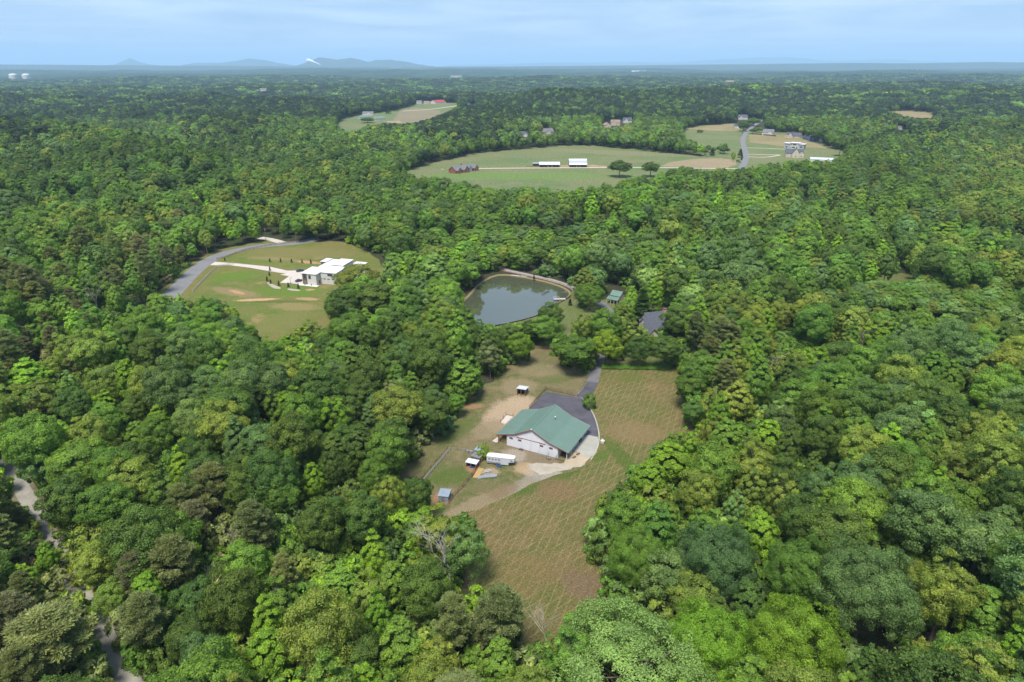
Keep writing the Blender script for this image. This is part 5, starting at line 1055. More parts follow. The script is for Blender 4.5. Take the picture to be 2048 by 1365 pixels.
# kind: (builder, crown radius, height)
KINDS = {
 'oak':    dict(n=5, R=(6.2, 7.6), H=(18, 22)),
 'maple':  dict(n=4, R=(4.4, 5.6), H=(17, 22)),
 'pine':   dict(n=3, R=(4.4, 5.4), H=(20, 23)),
 'loose':  dict(n=3, R=(5.0, 6.4), H=(17, 21)),
 'giant':  dict(n=2, R=(10.5, 11.5), H=(22, 23)),
 'bare':   dict(n=2, R=(4, 4), H=(15, 17)),
 'shrub':  dict(n=2, R=(2.6, 3.2), H=(4.5, 6.5)),
 'cedar':  dict(n=1, R=(2.6, 2.6), H=(12, 12)),
}
LODS = [(21000, 0.37), (3600, 0.82), (620, 1.95)]
PROTO = {}   # (kind, i, lod) -> dict(crown mesh, trunk mesh, R, H)
def make_kind(kind, i, lod):
    dm = dict(dome=(0.35, 0.8, 0.9)[lod], rough=(0.5, 0.34, 0.28)[lod])
    rng = np.random.default_rng(hash((len(kind) * 131 + ord(kind[0]) * 7 + i * 17)) % 100000)
    k = KINDS[kind]; f = i / max(1, k['n'] - 1)
    Rr = k['R'][0] + (k['R'][1] - k['R'][0]) * f; H = k['H'][0] + (k['H'][1] - k['H'][0]) * ((i * 0.618) % 1)
    n, size = LODS[lod]; c = None; q = None
    if kind == 'oak':
        q, c = crown_oak(rng, Rr, H, int(n * 1.15), size, 64, rz=H * 0.37, base=0.2, **dm)
        tm = trunk_mb(rng, H, 0.34, c, 12 if lod == 0 else 4)
    elif kind == 'giant':
        q, c = crown_oak(rng, Rr, H, int(n * 3.6), size * 0.74, 170, rz=H * 0.38, base=0.2, rc=(0.11, 0.22), jag=0.17, **dm)
        tm = trunk_mb(rng, H, 0.5, c, 20 if lod == 0 else 6)
    elif kind == 'maple':
        q, c = crown_oak(rng, Rr, H, n, size * 0.95, 70, rz=H * 0.44, base=0.08, top_pow=1.6, rc=(0.20, 0.32), up=0.55, flat=1.1, jag=0.10, **dm)
        tm = trunk_mb(rng, H, 0.26, c, 6 if lod == 0 else 2)
    elif kind == 'loose':
        q, c = crown_oak(rng, Rr, H, int(n * 0.72), size * 0.9, 46, rz=H * 0.40, base=0.15, rc=(0.16, 0.30), up=0.4, flat=0.9, jag=0.2, **dm)
        tm = trunk_mb(rng, H, 0.28, c, 22 if lod == 0 else 6)
    elif kind == 'pine':
        q, c = crown_pine(rng, Rr, H, int(n * 0.95), size * 1.25, 120)
        tm = trunk_mb(rng, H, 0.26, c, 40 if lod == 0 else 10, top=0.95)
    elif kind == 'cedar':
        q, c = crown_pine(rng, Rr, H, int(n * 0.8), size * 0.9, 150, base=0.04, cone=0.9)
        tm = trunk_mb(rng, H, 0.2, c, 3, top=0.9)
    elif kind == 'shrub':
        q, c = crown_oak(rng, Rr, H, int(n * 0.22), size * 0.9, 16, rz=H * 0.55, base=0.0, rc=(0.3, 0.45), up=0.35)
        tm = trunk_mb(rng, H, 0.1, c, 4)
    elif kind == 'bare':
        tm = bare_mb(rng, H, 0.17, 5 if lod == 0 else (3 if lod == 1 else 2), spread=0.42)
    if q and kind == 'giant': q[2][:, 1] *= 0.35
    V0, F0, C0 = q if q else (np.zeros((0, 3)), np.zeros((0, 4), int), np.zeros((0, 4)))
    d = dict(R=Rr, H=H, kind=kind)
    wood = DEADWOOD if kind == 'bare' else BARK
    if lod == 0:
        d['trunk'] = tm.mesh(kind + '_trunk', wood)
        if q: d['crown'] = mesh_np(kind + '_crown', V0, F0, LEAF, color=C0)
    if kind == 'cedar' and lod == 1: d['trunk1'] = tm.mesh('sapling_trunk', wood); d['crown1'] = mesh_np('sapling_crown', V0, F0, LEAF, color=C0)
    # one joined mesh for the far forest
    tf = tm.f; nv = len(V0)
    faces = [tuple(x) for x in F0.tolist()] + [tuple(j + nv for j in f_) for f_ in tf]
    Vj = np.concatenate([V0, np.array(tm.v)]) if nv else np.array(tm.v)
    Cj = np.concatenate([C0, np.ones((len(tm.v), 4))]) if nv else np.ones((len(tm.v), 4))
    d['joined'] = mesh_np(kind + '_tree', Vj, faces, [LEAF, wood], fmat=[0] * len(F0) + [1] * len(tf), color=Cj)
    return d
for kd in KINDS:
    for i in range(KINDS[kd]['n']):
        for lod in range(3): PROTO[(kd, i, lod)] = make_kind(kd, i, lod)
# far groves: several crowns in one low mesh
def make_grove(i):
    rng = np.random.default_rng(500 + i); Vs, Fs, Cs, o = [], [], [], 0
    for t in range(7):
        a = t * 0.9 + rng.uniform(0, 0.5); r = 0 if t == 0 else 13
        (V0, F0, C0), _ = crown_oak(rng, rng.uniform(6, 8.5), rng.uniform(15, 21), 150, 4.0, 14, rz=6.5, rc=(0.34, 0.5), dome=0.9, rough=0.25)
        V0 = V0 + np.array([r * math.cos(a), r * math.sin(a), 0]); C0[:, 0] *= rng.uniform(0.75, 1.25)
        Vs.append(V0); Fs.append(F0 + o); Cs.append(C0); o += len(V0)
    return dict(R=18, H=20, kind='grove', joined=mesh_np('grove', np.concatenate(Vs), np.concatenate(Fs), LEAF, color=np.concatenate(Cs)))
for i in range(4): PROTO[('grove', i, 3)] = make_grove(i)

# species palette (leaf colours, but E has distant cloud shadow mixed in) and the pattern in which the photo shows them
PAL = {
 'D': ((0.060, 0.108, 0.022), 'dark green'), 'E': ((0.026, 0.046, 0.020), 'deep green'), 'G': ((0.088, 0.165, 0.026), 'mid green'), 'B': ((0.080, 0.140, 0.044), 'blue-green'),
 'L': ((0.122, 0.222, 0.022), 'bright lime green'), 'O': ((0.122, 0.172, 0.032), 'olive green'), 'P': ((0.124, 0.160, 0.060), 'grey-olive'),
 'R': ((0.118, 0.132, 0.066), 'brownish'), 'S': ((0.125, 0.215, 0.062), 'pale green'), 'W': ((0.5, 0.5, 0.5), 'bare grey')}
FORM = {'E': [('oak', .9), ('maple', .1)], 'D': [('oak', .72), ('maple', .28)], 'G': [('oak', .45), ('maple', .38), ('loose', .17)], 'B': [('oak', .85), ('maple', .15)],
        'L': [('maple', .85), ('loose', .15)], 'O': [('loose', .55), ('oak', .45)], 'P': [('pine', .9), ('loose', .1)], 'R': [('pine', .95), ('bare', .05)],
        'S': [('loose', .8), ('oak', .2)], 'W': [('bare', 1.)]}
MAPROWS = ['EEEEEEEEEEEEEEEE', 'EDDEDDEEDGDDDDED', 'DGGDDDGDDGDGGGGO', 'GGDGODGGGGGGGGGO', 'GOROGGDGGBGDGGGG', 'PGRRGGGOBBSBGGGO',
           'RGGGGDDDGGGOOOGB', 'ROGGGDDGGGDPLGBD', 'GLOBGDBPGGGOOBDG', 'OLGBBDPGGGGLGGOD', 'GLGDOGGGGGLOGDLO', 'PDGPGGDGGOGGDBGG',
           'LPGPOGLGGDGBGGOD', 'PPDLPGDOGDBDGGOG', 'PRDGPLPPGOBGDGBO', 'PPDGLOPOGGLOGGBD']
MIX = {'E': 'EEEEEEEDDO', 'D': 'DDDDDDGGBO', 'G': 'GGGGGDDBOL', 'B': 'BBBBBDGGDO', 'L': 'LLLLGGGOOD', 'O': 'OOOOOGGDLS', 'P': 'PPPPPGOGDR', 'R': 'RRRPPPGOGG', 'S': 'SSSSGOBGGD'}
def species(px, py, rng):
    i = int(np.clip((py - 132) / 77 + rng.uniform(-.5, .5), 0, 15)); j = int(np.clip(px / 128 + rng.uniform(-.5, .5), 0, 15))
    c = MAPROWS[i][j]; s = MIX[c][rng.integers(10)]
    if py < 240: s = 'EEEEEEDDEG'[rng.integers(10)]  # far trees mostly take E, the green with cloud shadow painted in
    return 'W' if rng.uniform() < 0.006 and py > 450 else s
def pick(form, rng):
    u = rng.uniform(); a = 0
    for k, p in form:
        a += p
        if u <= a: return k
    return form[-1][0]
def stand(x, y):
    'whole stands of the forest differ a little in tone'
    return 1 + 0.16 * math.sin(x / 61 + 2 * math.sin(y / 83)) * math.sin(y / 71 + 1) + 0.16 * math.sin(x / 310 + 1.4 * math.sin(y / 270)) * math.sin(y / 230 + x / 900)
def tint_of(s, rng):
    c = np.array(PAL[s][0]); v = rng.normal(1, 0.10); h = rng.normal(0, 0.055)
    return np.clip(c * v * np.array([1.62 + h * 1.5, 1.52, 1.52 - h]), 0.008, 0.6)

# every tree is a record: x, y, z, kind, variant, scale xy, scale z, rotation, species, tint
TREES = []
def add_tree(x, y, kind, var, sxy, sz, s, tint, rot=None, special=None):
    p = PROTO[(kind, var, 0)] if kind != 'grove' else PROTO[(kind, var, 3)]
    TREES.append(dict(x=x, y=y, kind=kind, var=var, sxy=sxy, sz=sz, s=s, tint=tint, rot=RNG.uniform(0, 6.28) if rot is None else rot, r=p['R'] * sxy, h=p['H'] * sz, special=special))

# trees that stand out in the photo: crown centre and width in pixels, species, form, height m, label
HERO = [
 (1039,693,54,'L','oak',13,'bright green rounded tree standing alone at the pasture top'),
 (980,712,54,'P','loose',15,'grey-olive bushy tree at the left edge of the pasture, below the pond'),
 (1150,704,82,'G','oak',15,'broad mid green tree standing left of the driveway above the pasture'),
 (1213,692,62,'L','oak',15,'bright green round tree beside the driveway end of the hedge'),
 (1213,655,70,'G','oak',18,'mid green tree right behind the bright round tree by the driveway'),
 (1245,640,56,'O','maple',20,'tall yellow-olive tree in front of the grey roofed house'),
 (1168,652,48,'O','loose',16,'olive green tree behind the broad tree left of the driveway'),
 (1090,658,62,'G','oak',13,'mid green round tree in front of the pond lawn'),
 (1102,630,52,'D','oak',13,'dark green round tree next to the pond shore'),
 (1062,662,40,'D','oak',11,'dark green tree at the left of the pond lawn pair'),
 (1022,672,44,'D','loose',14,'dark green tree behind the bright lone tree of the pasture'),
 (1180,590,62,'G','giant',13,'very broad green tree between pond and green roofed cabin'),
 (1168,560,50,'O','maple',17,'yellow-green tree towering behind the broad tree by the cabin'),
 (925,752,78,'G','maple',16,'mid green tree in the wood edge left of the run-in shed'),
 (955,770,27,'G','oak',6.5,'small round tree in the pasture left of the run-in shed'),
 (913,806,37,'G','oak',9,'small round green tree at the wood edge near the bare patch'),
 (865,830,70,'D','oak',16,'dark green tree at the wood edge left of the barn'),
 (1178,799,28,'G','shrub',5.5,'small green tree at the corner of the asphalt lot'),
 (968,901,25,'L','shrub',5,'small bright green tree between the small sheds and the horse trailer'),
 (1330,700,60,'D','oak',14,'dark green tree just below the grey roofed house'),
 (1277,700,50,'D','oak',13,'dark green tree right of the driveway, above the hedge'),
 (1332,665,20,'D','cedar',12,'dark pointed cedar at the corner of the grey roofed house'),
 (1405,742,80,'G','oak',16,'dense green tree at the upper right corner of the mown field'),
 (1380,775,60,'G','oak',14,'green tree at the right edge of the mown field'),
 (1285,605,50,'D','cedar',18,'dark cedar behind the grey roofed house'),
 (1308,588,44,'L','maple',19,'bright green pointed tree behind the grey roofed house'),
 (930,1098,92,'S','loose',17,'feathery pale green tree at the left edge of the mown field'),
 (749,1112,60,'L','maple',17,'bright lime green tree left of the bare dead tree'),
 (755,1238,58,'L','maple',18,'tall bright lime tree low in the woods below the field'),
 (627,962,48,'L','maple',15,'bright lime crown alone among dark oaks left of the sheds'),
 (56,748,74,'L','maple',15,'bright lime crown near the left end of the woods'),
 (296,1185,60,'L','maple',15,'bright lime crown just right of the gravel road'),
 (535,1308,88,'L','maple',15,'very bright lime crown at the bottom of the woods'),
 (1890,1045,66,'L','maple',17,'bright lime pointed crown in the right hand woods'),
 (1262,1345,300,'S','giant',19,'huge pale green crown at the bottom below the mown field'),
 (1415,1290,150,'L','giant',20,'broad yellow-green crown right of the huge pale crown'),
 (1590,1290,160,'L','giant',21,'broad lime crown at the bottom of the right hand woods'),
 (1600,1150,122,'G','giant',20,'vivid green domed crown in the lower right woods'),
 (1735,1175,170,'B','giant',22,'massive blue-green crown in the lower right woods'),
 (1430,1120,150,'B','giant',20,'broad blue-green crown right of the mown field'),
 (1270,1110,110,'G','giant',19,'dark massed green crown at the right edge of the mown field'),
 (1245,1040,80,'G','oak',17,'green crown on the corner of the mown field'),
 (1340,920,90,'L','maple',15,'bright green crown by the bend of the mown field edge'),
 (1300,955,70,'L','maple',14,'bright yellow-green crown at the notch in the field edge'),
 (1890,1180,90,'O','loose',20,'olive crown with open limbs in the lower right woods'),
 (1475,800,70,'O','maple',18,'tall olive tree near the right edge of the mown field'),
 (70,805,90,'O','loose',19,'spreading olive tree with a bare trunk at the left'),
 (315,870,60,'G','oak',15,'mid green crown above the dark gap of the left woods'),
 (160,930,100,'G','oak',18,'large green crown beside the gravel road bend'),
 (215,1010,90,'G','oak',17,'large green crown overhanging the gravel road'),
 (795,820,110,'O','oak',18,'large olive crown left of the sandy paddock'),
 (790,795,60,'P','loose',17,'grey-olive crown behind the large olive crown'),
 (1895,470,60,'L','maple',20,'bright light green crown in the upper right woods'),
 (640,1055,80,'D','oak',17,'dark oak crown low left of the blue grey shed'),
 (835,990,60,'D','oak',14,'dark green tree beside the blue grey shed'),
 (95,1290,120,'P','pine',19,'grey-olive pine crown left of the gravel road'),
 (345,1130,80,'P','pine',18,'grey-olive pine crown right of the road gap'),
 (1000,1240,90,'P','pine',19,'grey-olive pine at the lower tip of the mown field'),
 (905,1250,70,'P','pine',18,'slender grey-olive pine among green trees below the field'),
 (1240,335,44,'D','oak',17,'broad dark tree standing alone in the hill pasture'),
 (1302,336,34,'D','oak',16,'upright dark tree beside the lane in the hill pasture'),
 (1481,305,11,'D','cedar',11,'dark cedar standing left of the village road'),
 (1449,300,20,'D','oak',9,'last dark tree of the row at the edge of the east field'),
 (1425,303,13,'D','cedar',9,'dark cedar in the row at the edge of the east field'),
 (1487,252,22,'D','oak',16,'dark tree left of the village road, beside the white houses'),
 (1508,243,26,'G','oak',15,'rounded tree at the far end of the village road'),
 (1506,262,14,'D','oak',8,'small dark tree at the end of the red-brown garden fence'),
 (1518,259,14,'G','oak',9,'small tree beside the white two-storey village house'),
 (1400,262,12,'D','shrub',5,'small dark bush in the dry strip of the east field'),
 (735,240,26,'D','oak',10,'dark bush tree left of the green roofed stables'),
 (776,222,12,'D','cedar',12,'dark cedar at the corner of the far farm field'),
 (752,218,20,'D','oak',16,'dark rounded tree behind the farm stables'),
 (1760,575,56,'S','oak',8,'low rounded pale tree by the grassy glade'),
 (650,560,0,'G','oak',0,''),
 (715,563,88,'O','oak',19,'olive tree hiding the corner of the white house'),
 (752,600,90,'D','oak',18,'dark green tree in front of the white house'),
 (688,612,66,'D','oak',17,'dark green tree at the right edge of the west field'),
 (622,660,40,'O','loose',11,'slender olive tree at the lower edge of the west field'),
 (596,672,34,'O','loose',9,'small olive tree left of the slender one at the lower west field edge'),
 (650,678,44,'G','oak',12,'small green tree at the lower right corner of the west field'),
 (575,688,46,'L','maple',10,'bright green bushy tree at the lower tip of the west field'),
 (700,660,80,'G','oak',17,'mid green tree below the dark pair in front of the white house'),
 (782,545,44,'S','maple',22,'tall pale tree right of the white house'),
 (870,535,60,'S','maple',20,'tall pale yellow-green poplar left of the pond'),
 (755,497,22,'G','shrub',5,'small round green tree at the meadow corner'),
]
# dead trees: base pixel, height m
DEAD = [(903,1172,20,1.2,'large bare dead tree with pale spreading limbs at the field edge'), (1095,1290,11,1.1,'slim bare dead tree at the lower tip of the mown field'),
        (425,1170,9,1.2,'bare grey dead crown in the lower left woods'), (468,1110,9,1.2,'bare grey dead top beside the other dead crown'), (1985,1185,10,1.0,'bare dead tree in the dark gap at the far right'),
        (1558,740,9,1.0,'short bare snag in the woods right of the house'), (1725,700,12,0.6,'tall bare snag in the low woods on the right'), (615,720,10,0.8,'bare pale trunk at the lower edge of the west field'),
        (770,700,9,0.8,'thin dead tree between the west field and the pond'), (205,640,14,1.0,'leaning bare pale tree in the left woods')]
hero_r = np.random.default_rng(3)
hx = []
for (px, py, w, s, form, H, label) in HERO:
    if H == 0: continue
    c = G(px, py, 0.60 * H); dist = math.sqrt(c.x ** 2 + c.y ** 2 + (CAM_H - 0.6 * H) ** 2)
    rad = w / 2 / FPX * dist; var = int(hero_r.integers(KINDS[form]['n'])); p = PROTO[(form, var, 0)]
    z0 = float(hgt(c.x, c.y))
    if abs(z0) > 0.3: c = G(px, py, 0.60 * H + z0)
    add_tree(c.x, c.y, form, var, rad / p['R'] * 1.03, H / p['H'], s, tint_of(s, hero_r), special=label)
    hx.append((c.x, c.y, rad))
for (px, py, H, sp, label) in DEAD:
    c = G(px, py, 3.0); p = PROTO[('bare', 0, 0)]
    add_tree(c.x, c.y, 'bare', 0 if sp > 1.1 else 1, H / p['H'] * min(sp, 1.3), H / p['H'], 'W', np.array((0.5, 0.5, 0.5)), special=label)
    hx.append((c.x, c.y, 2.5 if sp < 1.15 else 5.0))
hx = np.array(hx)

def blocked(x, y, z, r, h, strict=True, kr=0.9):
    """does this crown cover ground the photo shows as open?"""
    bad = np.zeros(len(x), bool)
    pts = [(0, 0, 0.97), (-kr, 0, 0.62), (kr, 0, 0.62), (-0.62, 0, 0.86), (0.62, 0, 0.86), (0, 0, 0.5), (0, 0, 0.02), (-0.7, 0, 0.4), (0.7, 0, 0.4), (0, -0.8, 0.5)]
    for a, b_, c in pts:
        px, py, w = PROJ(x + a * r, y + b_ * r, z + c * h)
        bad |= is_open(px, py) & (w > 0)
    return bad
ROADS = [ground_poly([(-60,830),(0,915),(45,980),(88,1052),(140,1150),(200,1250),(262,1372),(330,1480)]),
         ground_poly([(250,690),(350,583)]), ground_poly([(565,486),(545,480),(520,476)]), ground_poly([(985,533),(1010,541),(1060,551),(1110,562),(1150,578),(1185,600)]),
         ground_poly([(1192,735),(1205,700),(1222,660),(1226,640),(1222,628),(1208,610),(1190,600)])]
def scatter(r0, r1, ang, sp, sx, sz, kinds=None, small=False, reject=0.0, seed=0):
    rng = np.random.default_rng(seed); s_ = R(ang); out = 0
    xs = np.arange(-r1 * math.sin(s_), r1 * math.sin(s_), sp); ys = np.arange(r0 * 0.6 if r0 > 60 else 30, r1, sp * 0.87)
    XX, YY = np.meshgrid(xs, ys); XX = XX + (np.arange(len(ys)) % 2)[:, None] * sp / 2
    XX = (XX + rng.uniform(-.36, .36, XX.shape) * sp).ravel(); YY = (YY + rng.uniform(-.36, .36, YY.shape) * sp).ravel()
    rr_ = np.hypot(XX, YY); keep = (rr_ >= r0) & (rr_ < r1) & (np.abs(np.arctan2(XX, YY)) < s_)
    if reject: keep &= rng.uniform(size=len(XX)) > reject
    XX, YY = XX[keep], YY[keep]; ZZ = hgt(XX, YY)
    sc1 = rng.uniform(sx[0], sx[1], len(XX)); sc2 = (0.3 + 0.7 * sc1) * rng.uniform(0.80, 1.18, len(XX)) * sz
    return rng, XX, YY, ZZ, sc1, sc2
BUILD_KEEP = ground_poly([(1262,650),(1272,612),(1300,606),(1345,625),(1350,660),(1300,690)]), ground_poly([(1205,615),(1210,578),(1250,575),(1255,612)]), ground_poly([(630,580),(640,520),(720,510),(790,530),(800,560),(700,585)])
def plant(r0, r1, ang, sp, sx, szf, small=False, seed=0, lodnear=None, reject=0.0, grove=False):
    rng, XX, YY, ZZ, s1, s2 = scatter(r0, r1, ang, sp, sx, szf, seed=seed, reject=reject)
    kd = []; PXs, PYs, _ = PROJ(XX, YY, ZZ + 12)
    for i in range(len(XX)):
        s = species(PXs[i], PYs[i], rng)
        if small and s == 'W': s = 'G'
        k = 'grove' if grove else ('shrub' if small else pick(FORM[s], rng))
        kd.append((s, k, int(rng.integers(4 if grove else KINDS[k]['n']))))
    rad = np.array([PROTO[(k, v, 3 if k == 'grove' else 0)]['R'] for s, k, v in kd]) * s1
    hh = np.array([PROTO[(k, v, 3 if k == 'grove' else 0)]['H'] for s, k, v in kd]) * s2
    # valley thicket at the right: low round trees
    thick = lambda r_, h_: (is_thick(*PROJ(XX, YY, ZZ + .9 * h_)[:2]) | is_thick(*PROJ(XX - .7 * r_, YY, ZZ + .7 * h_)[:2]) | is_thick(*PROJ(XX + .7 * r_, YY, ZZ + .7 * h_)[:2])) & (h_ > 9)
    lowp = (YY > 365) & (YY < 450) & (XX > -60) & (XX < 75)
    s2 = np.where(lowp, s2 * 0.66, s2); hh = np.where(lowp, hh * 0.66, hh)
    ok = ~blocked(XX, YY, ZZ, rad, hh) & ~thick(rad, hh)
    if not small and not grove:   # try the blocked ones again as smaller trees
        again = ~ok
        s1b = np.where(again, s1 * 0.6, s1); s2b = np.where(again, s2 * 0.62, s2)
        ok2 = again & ~blocked(XX, YY, ZZ, rad * 0.6, hh * 0.62) & ~thick(rad * .6, hh * .62)
        s1 = np.where(ok2, s1b, s1); s2 = np.where(ok2, s2b, s2); ok |= ok2
        rad = np.where(ok2, rad * 0.6, rad); hh = np.where(ok2, hh * 0.62, hh)
    for Rd, m_ in zip(ROADS, (2.6, 8, 6, 3.5, 4)): ok &= line_dist(XX, YY, Rd) > (m_ if not small else m_ * 0.8)
    ok &= poly_dist(XX, YY, POND) > 1.5
    for B_ in BUILD_KEEP: ok &= poly_dist(XX, YY, B_) > 0.5
    if r0 < 1200 and not grove and not small:
        q1, q2, q3 = PROJ(XX, YY, ZZ + 0.6 * hh); qr = rad * FPX / np.maximum(q3, 1)
        for t in TREES:
            if not t['special'] or t['r'] > 11: continue
            w1, w2, w3 = PROJ(t['x'], t['y'], t.get('z', 0) + 0.6 * t['h']); wr_ = max(t['r'] * FPX / w3, 14 if t['kind'] != 'bare' else 22)
            ok &= ~((YY < t['y'] - 1) & (np.hypot(q1 - w1, q2 - w2) < 0.7 * (wr_ + qr * 0.75)))
    if r0 < 1200 and not grove:
        for (a, b_, c) in hx: ok &= np.hypot(XX - a, YY - b_) > (c * 0.62 + rad * (0.42 if not small else 0.1))
    for i in np.nonzero(ok)[0]:
        s, k, v = kd[i]
        TREES.append(dict(x=XX[i], y=YY[i], z=ZZ[i], kind=k, var=v, sxy=s1[i], sz=s2[i], s=s, tint=tint_of(s, rng) * stand(XX[i], YY[i]), rot=rng.uniform(0, 6.28), r=rad[i], h=hh[i], special=None))
plant(34, 330, 50, 9.0, (0.60, 1.12), 1.0, seed=1)
plant(40, 300, 50, 4.6, (0.8, 1.5), 1.15, small=True, seed=2, reject=0.1)
plant(300, 460, 46, 7.0, (0.7, 1.4), 1.1, small=True, seed=22, reject=0.3)
def low_wood():
    rng, XX, YY, ZZ, s1, s2 = scatter(200, 520, 44, 5.6, (0.42, 0.70), 0.9, seed=21)
    px, py, _ = PROJ(XX, YY, ZZ + 5); ok = is_thick(px, py + 6) & ~blocked(XX, YY, ZZ, 4 + 0 * XX, 7 + 0 * XX)
    for i in np.nonzero(ok)[0]:
        s = 'SGSOGSGB'[rng.integers(8)]; v = int(rng.integers(5)); p = PROJ
        f2 = rng.uniform(.30, .48)
        TREES.append(dict(x=XX[i], y=YY[i], z=ZZ[i], kind='oak', var=v, sxy=s1[i], sz=f2, s=s, tint=tint_of(s, rng), rot=rng.uniform(0, 6.28), r=6.8 * s1[i], h=20 * f2, special=None))
low_wood()
plant(330, 1000, 44, 10.0, (0.60, 1.14), 1.0, seed=3)
plant(1000, 2300, 43, 11.0, (0.70, 1.25), 0.95, seed=4)
plant(2300, 7000, 43, 27.0, (0.9, 1.35), 1.0, seed=5, grove=True)
for t in TREES:
    if 'z' not in t: t['z'] = float(hgt(t['x'], t['y']))
    t['d'] = math.hypot(t['x'], t['y'])
# which show largest: the nearest 300 in the frame become objects of their own
PXa, PYa, Wa = PROJ(np.array([t['x'] for t in TREES]), np.array([t['y'] for t in TREES]), np.array([t['z'] + 0.6 * t['h'] for t in TREES]))
for t, a, b_, w in zip(TREES, PXa, PYa, Wa): t['px'], t['py'], t['pr'] = a, b_, t['r'] * FPX / max(w, 1)
infr = [t for t in TREES if -t['pr'] * .6 < t['px'] < 2048 + t['pr'] * .6 and t['py'] < 1365 + t['pr'] * .6 and t['kind'] not in ('grove',) and (t['kind'] != 'shrub' or t['special'])]
infr.sort(key=lambda t: (t['special'] is None, -t['pr'] * t['pr'] * t['h'] / max(t['r'], 1)))
SINGLE = infr[:300]; sid = set(id(t) for t in SINGLE)
print('trees', len(TREES), 'objects', len(SINGLE))

# ---- hedge, saplings
(Pp, nn_, rngh) = HEDGE_DATA
V0, F0, C0 = quads(Pp, nn_, 0.24, rngh, shade=rngh.uniform(.7, 1.3, len(Pp)), young=np.clip(rngh.normal(.2, .2, len(Pp)), 0, 1))
hedge = link('hedge', mesh_np('hedge', V0, F0, LEAF, color=C0)); tag(hedge, 'long bright green clipped hedge at the top of the mown field', 'hedge'); hedge['tint'] = [0.095, 0.21, 0.022]
SAP = [(540,524,2.6),(561.5,524,2.6),(583.5,525,2.6),(604.5,526,2.6),(622,527,2.8),(450,521,2.2),(540,541,2.6),(539,551,2.4),(534.5,562,2.8),(541.5,567,2.6),(558,571,2.8),(577,574,2.8),(597,577,3.0),(1140,610,3.4),(1068,560,3.0),(760,480,5)]
SAPN = ['in the row behind the white house, first from the left','in the row behind the white house, second from the left','in the row behind the white house, third from the left','in the row behind the white house, fourth from the left','in the row behind the white house, fifth from the left','beside the junction of road and concrete drive','at the drive bend, farthest of the group','at the drive bend, second of the group','at the drive bend, third of the group','at the drive bend, nearest of the group','below the parking court near the curved gravel bed','right of the basketball hoop below the court','below the patio of the white house','standing alone on the pond lawn','between pond and lane fence','at the wood edge above the meadow']
sr = np.random.default_rng(4)
for (a_, b_, h_), nm in zip(SAP, SAPN):
    o = thing('sapling', 'small dark conical evergreen ' + nm, 'sapling', G(a_, b_ + 1), sr.uniform(0, 6), group='young evergreens'); f_ = h_ / 12; o.scale = (f_ * (1.6 if h_ > 3.2 else 1.25), f_ * (1.6 if h_ > 3.2 else 1.25), f_)
    link('trunk', PROTO[('cedar', 0, 1)]['trunk1'], o); cc = link('crown', PROTO[('cedar', 0, 1)]['crown1'], o); cc['tint'] = [0.03, 0.06, 0.022]
# ---- individual trees
FORMWORD = {'oak': 'rounded crown', 'maple': 'pointed crown', 'loose': 'airy crown', 'giant': 'huge domed crown', 'pine': 'pine crown', 'bare': 'bare dead tree', 'shrub': 'small round tree', 'cedar': 'dark cedar'}
NAMEWORD = {'oak': 'oak_tree', 'maple': 'maple_tree', 'loose': 'ash_tree', 'giant': 'oak_tree', 'pine': 'pine_tree', 'bare': 'dead_tree', 'shrub': 'small_tree', 'cedar': 'cedar_tree'}
def region(t):
    px, py = t['px'], t['py']
    if px > 1180 and py > 1180: return 'in the bottom right woods'
    if px > 1180 and py > 900: return 'in the woods right of the mown field'
    if px > 1180: return 'in the upper right woods'
    if px < 300 and py > 880: return 'beside the gravel road'
    if py > 1180: return 'in the woods below the mown field'
    if py > 960: return 'in the woods below the sheds'
    if py > 800: return 'in the woods left of the barn'
    return 'in the woods before the white house' if px > 450 else 'in the upper left woods'
byk = {}
for t in SINGLE: byk.setdefault((PAL[t['s']][1], FORMWORD[t['kind']], region(t)), []).append(t)
ORD = ['', 'first', 'second', 'third', 'fourth', 'fifth', 'sixth', 'seventh', 'eighth', 'ninth', 'tenth', 'eleventh', 'twelfth', 'thirteenth', 'fourteenth', 'fifteenth', 'sixteenth', 'seventeenth', 'eighteenth', 'nineteenth', 'twentieth',
       'twenty-first', 'twenty-second', 'twenty-third', 'twenty-fourth', 'twenty-fifth', 'twenty-sixth', 'twenty-seventh', 'twenty-eighth', 'twenty-ninth', 'thirtieth']
for (cw, fw, rg), L_ in byk.items():
    L_.sort(key=lambda t: t['px']); k = 0
    for t in L_:
        if t['special']: t['label'] = t['special']; continue
    M_ = [t for t in L_ if not t['special']]
    for k, t in enumerate(M_):
        base_ = f'{cw} {fw} {rg}' if fw != 'bare dead tree' else f'bare dead tree {rg}'
        if len(M_) == 1: t['label'] = base_
        elif len(M_) <= 30: t['label'] = f'{ORD[k + 1]} from the left of the {base_}' if False else f'{base_}, {ORD[k + 1]} from left'
        else: t['label'] = base_ + f', {ORD[min(30, k + 1)]} from left'
for t in SINGLE:
    p = PROTO[(t['kind'], t['var'], 0)]
    o = thing(NAMEWORD[t['kind']], t['label'], 'tree', (t['x'], t['y'], t['z']), t['rot'], group=None if t['special'] else 'single trees of the nearer woods')
    o.scale = (t['sxy'], t['sxy'], t['sz'])
    link('trunk', p['trunk'], o)
    if 'crown' in p:
        c = link('crown', p['crown'], o); c['tint'] = [float(v) for v in t['tint']]
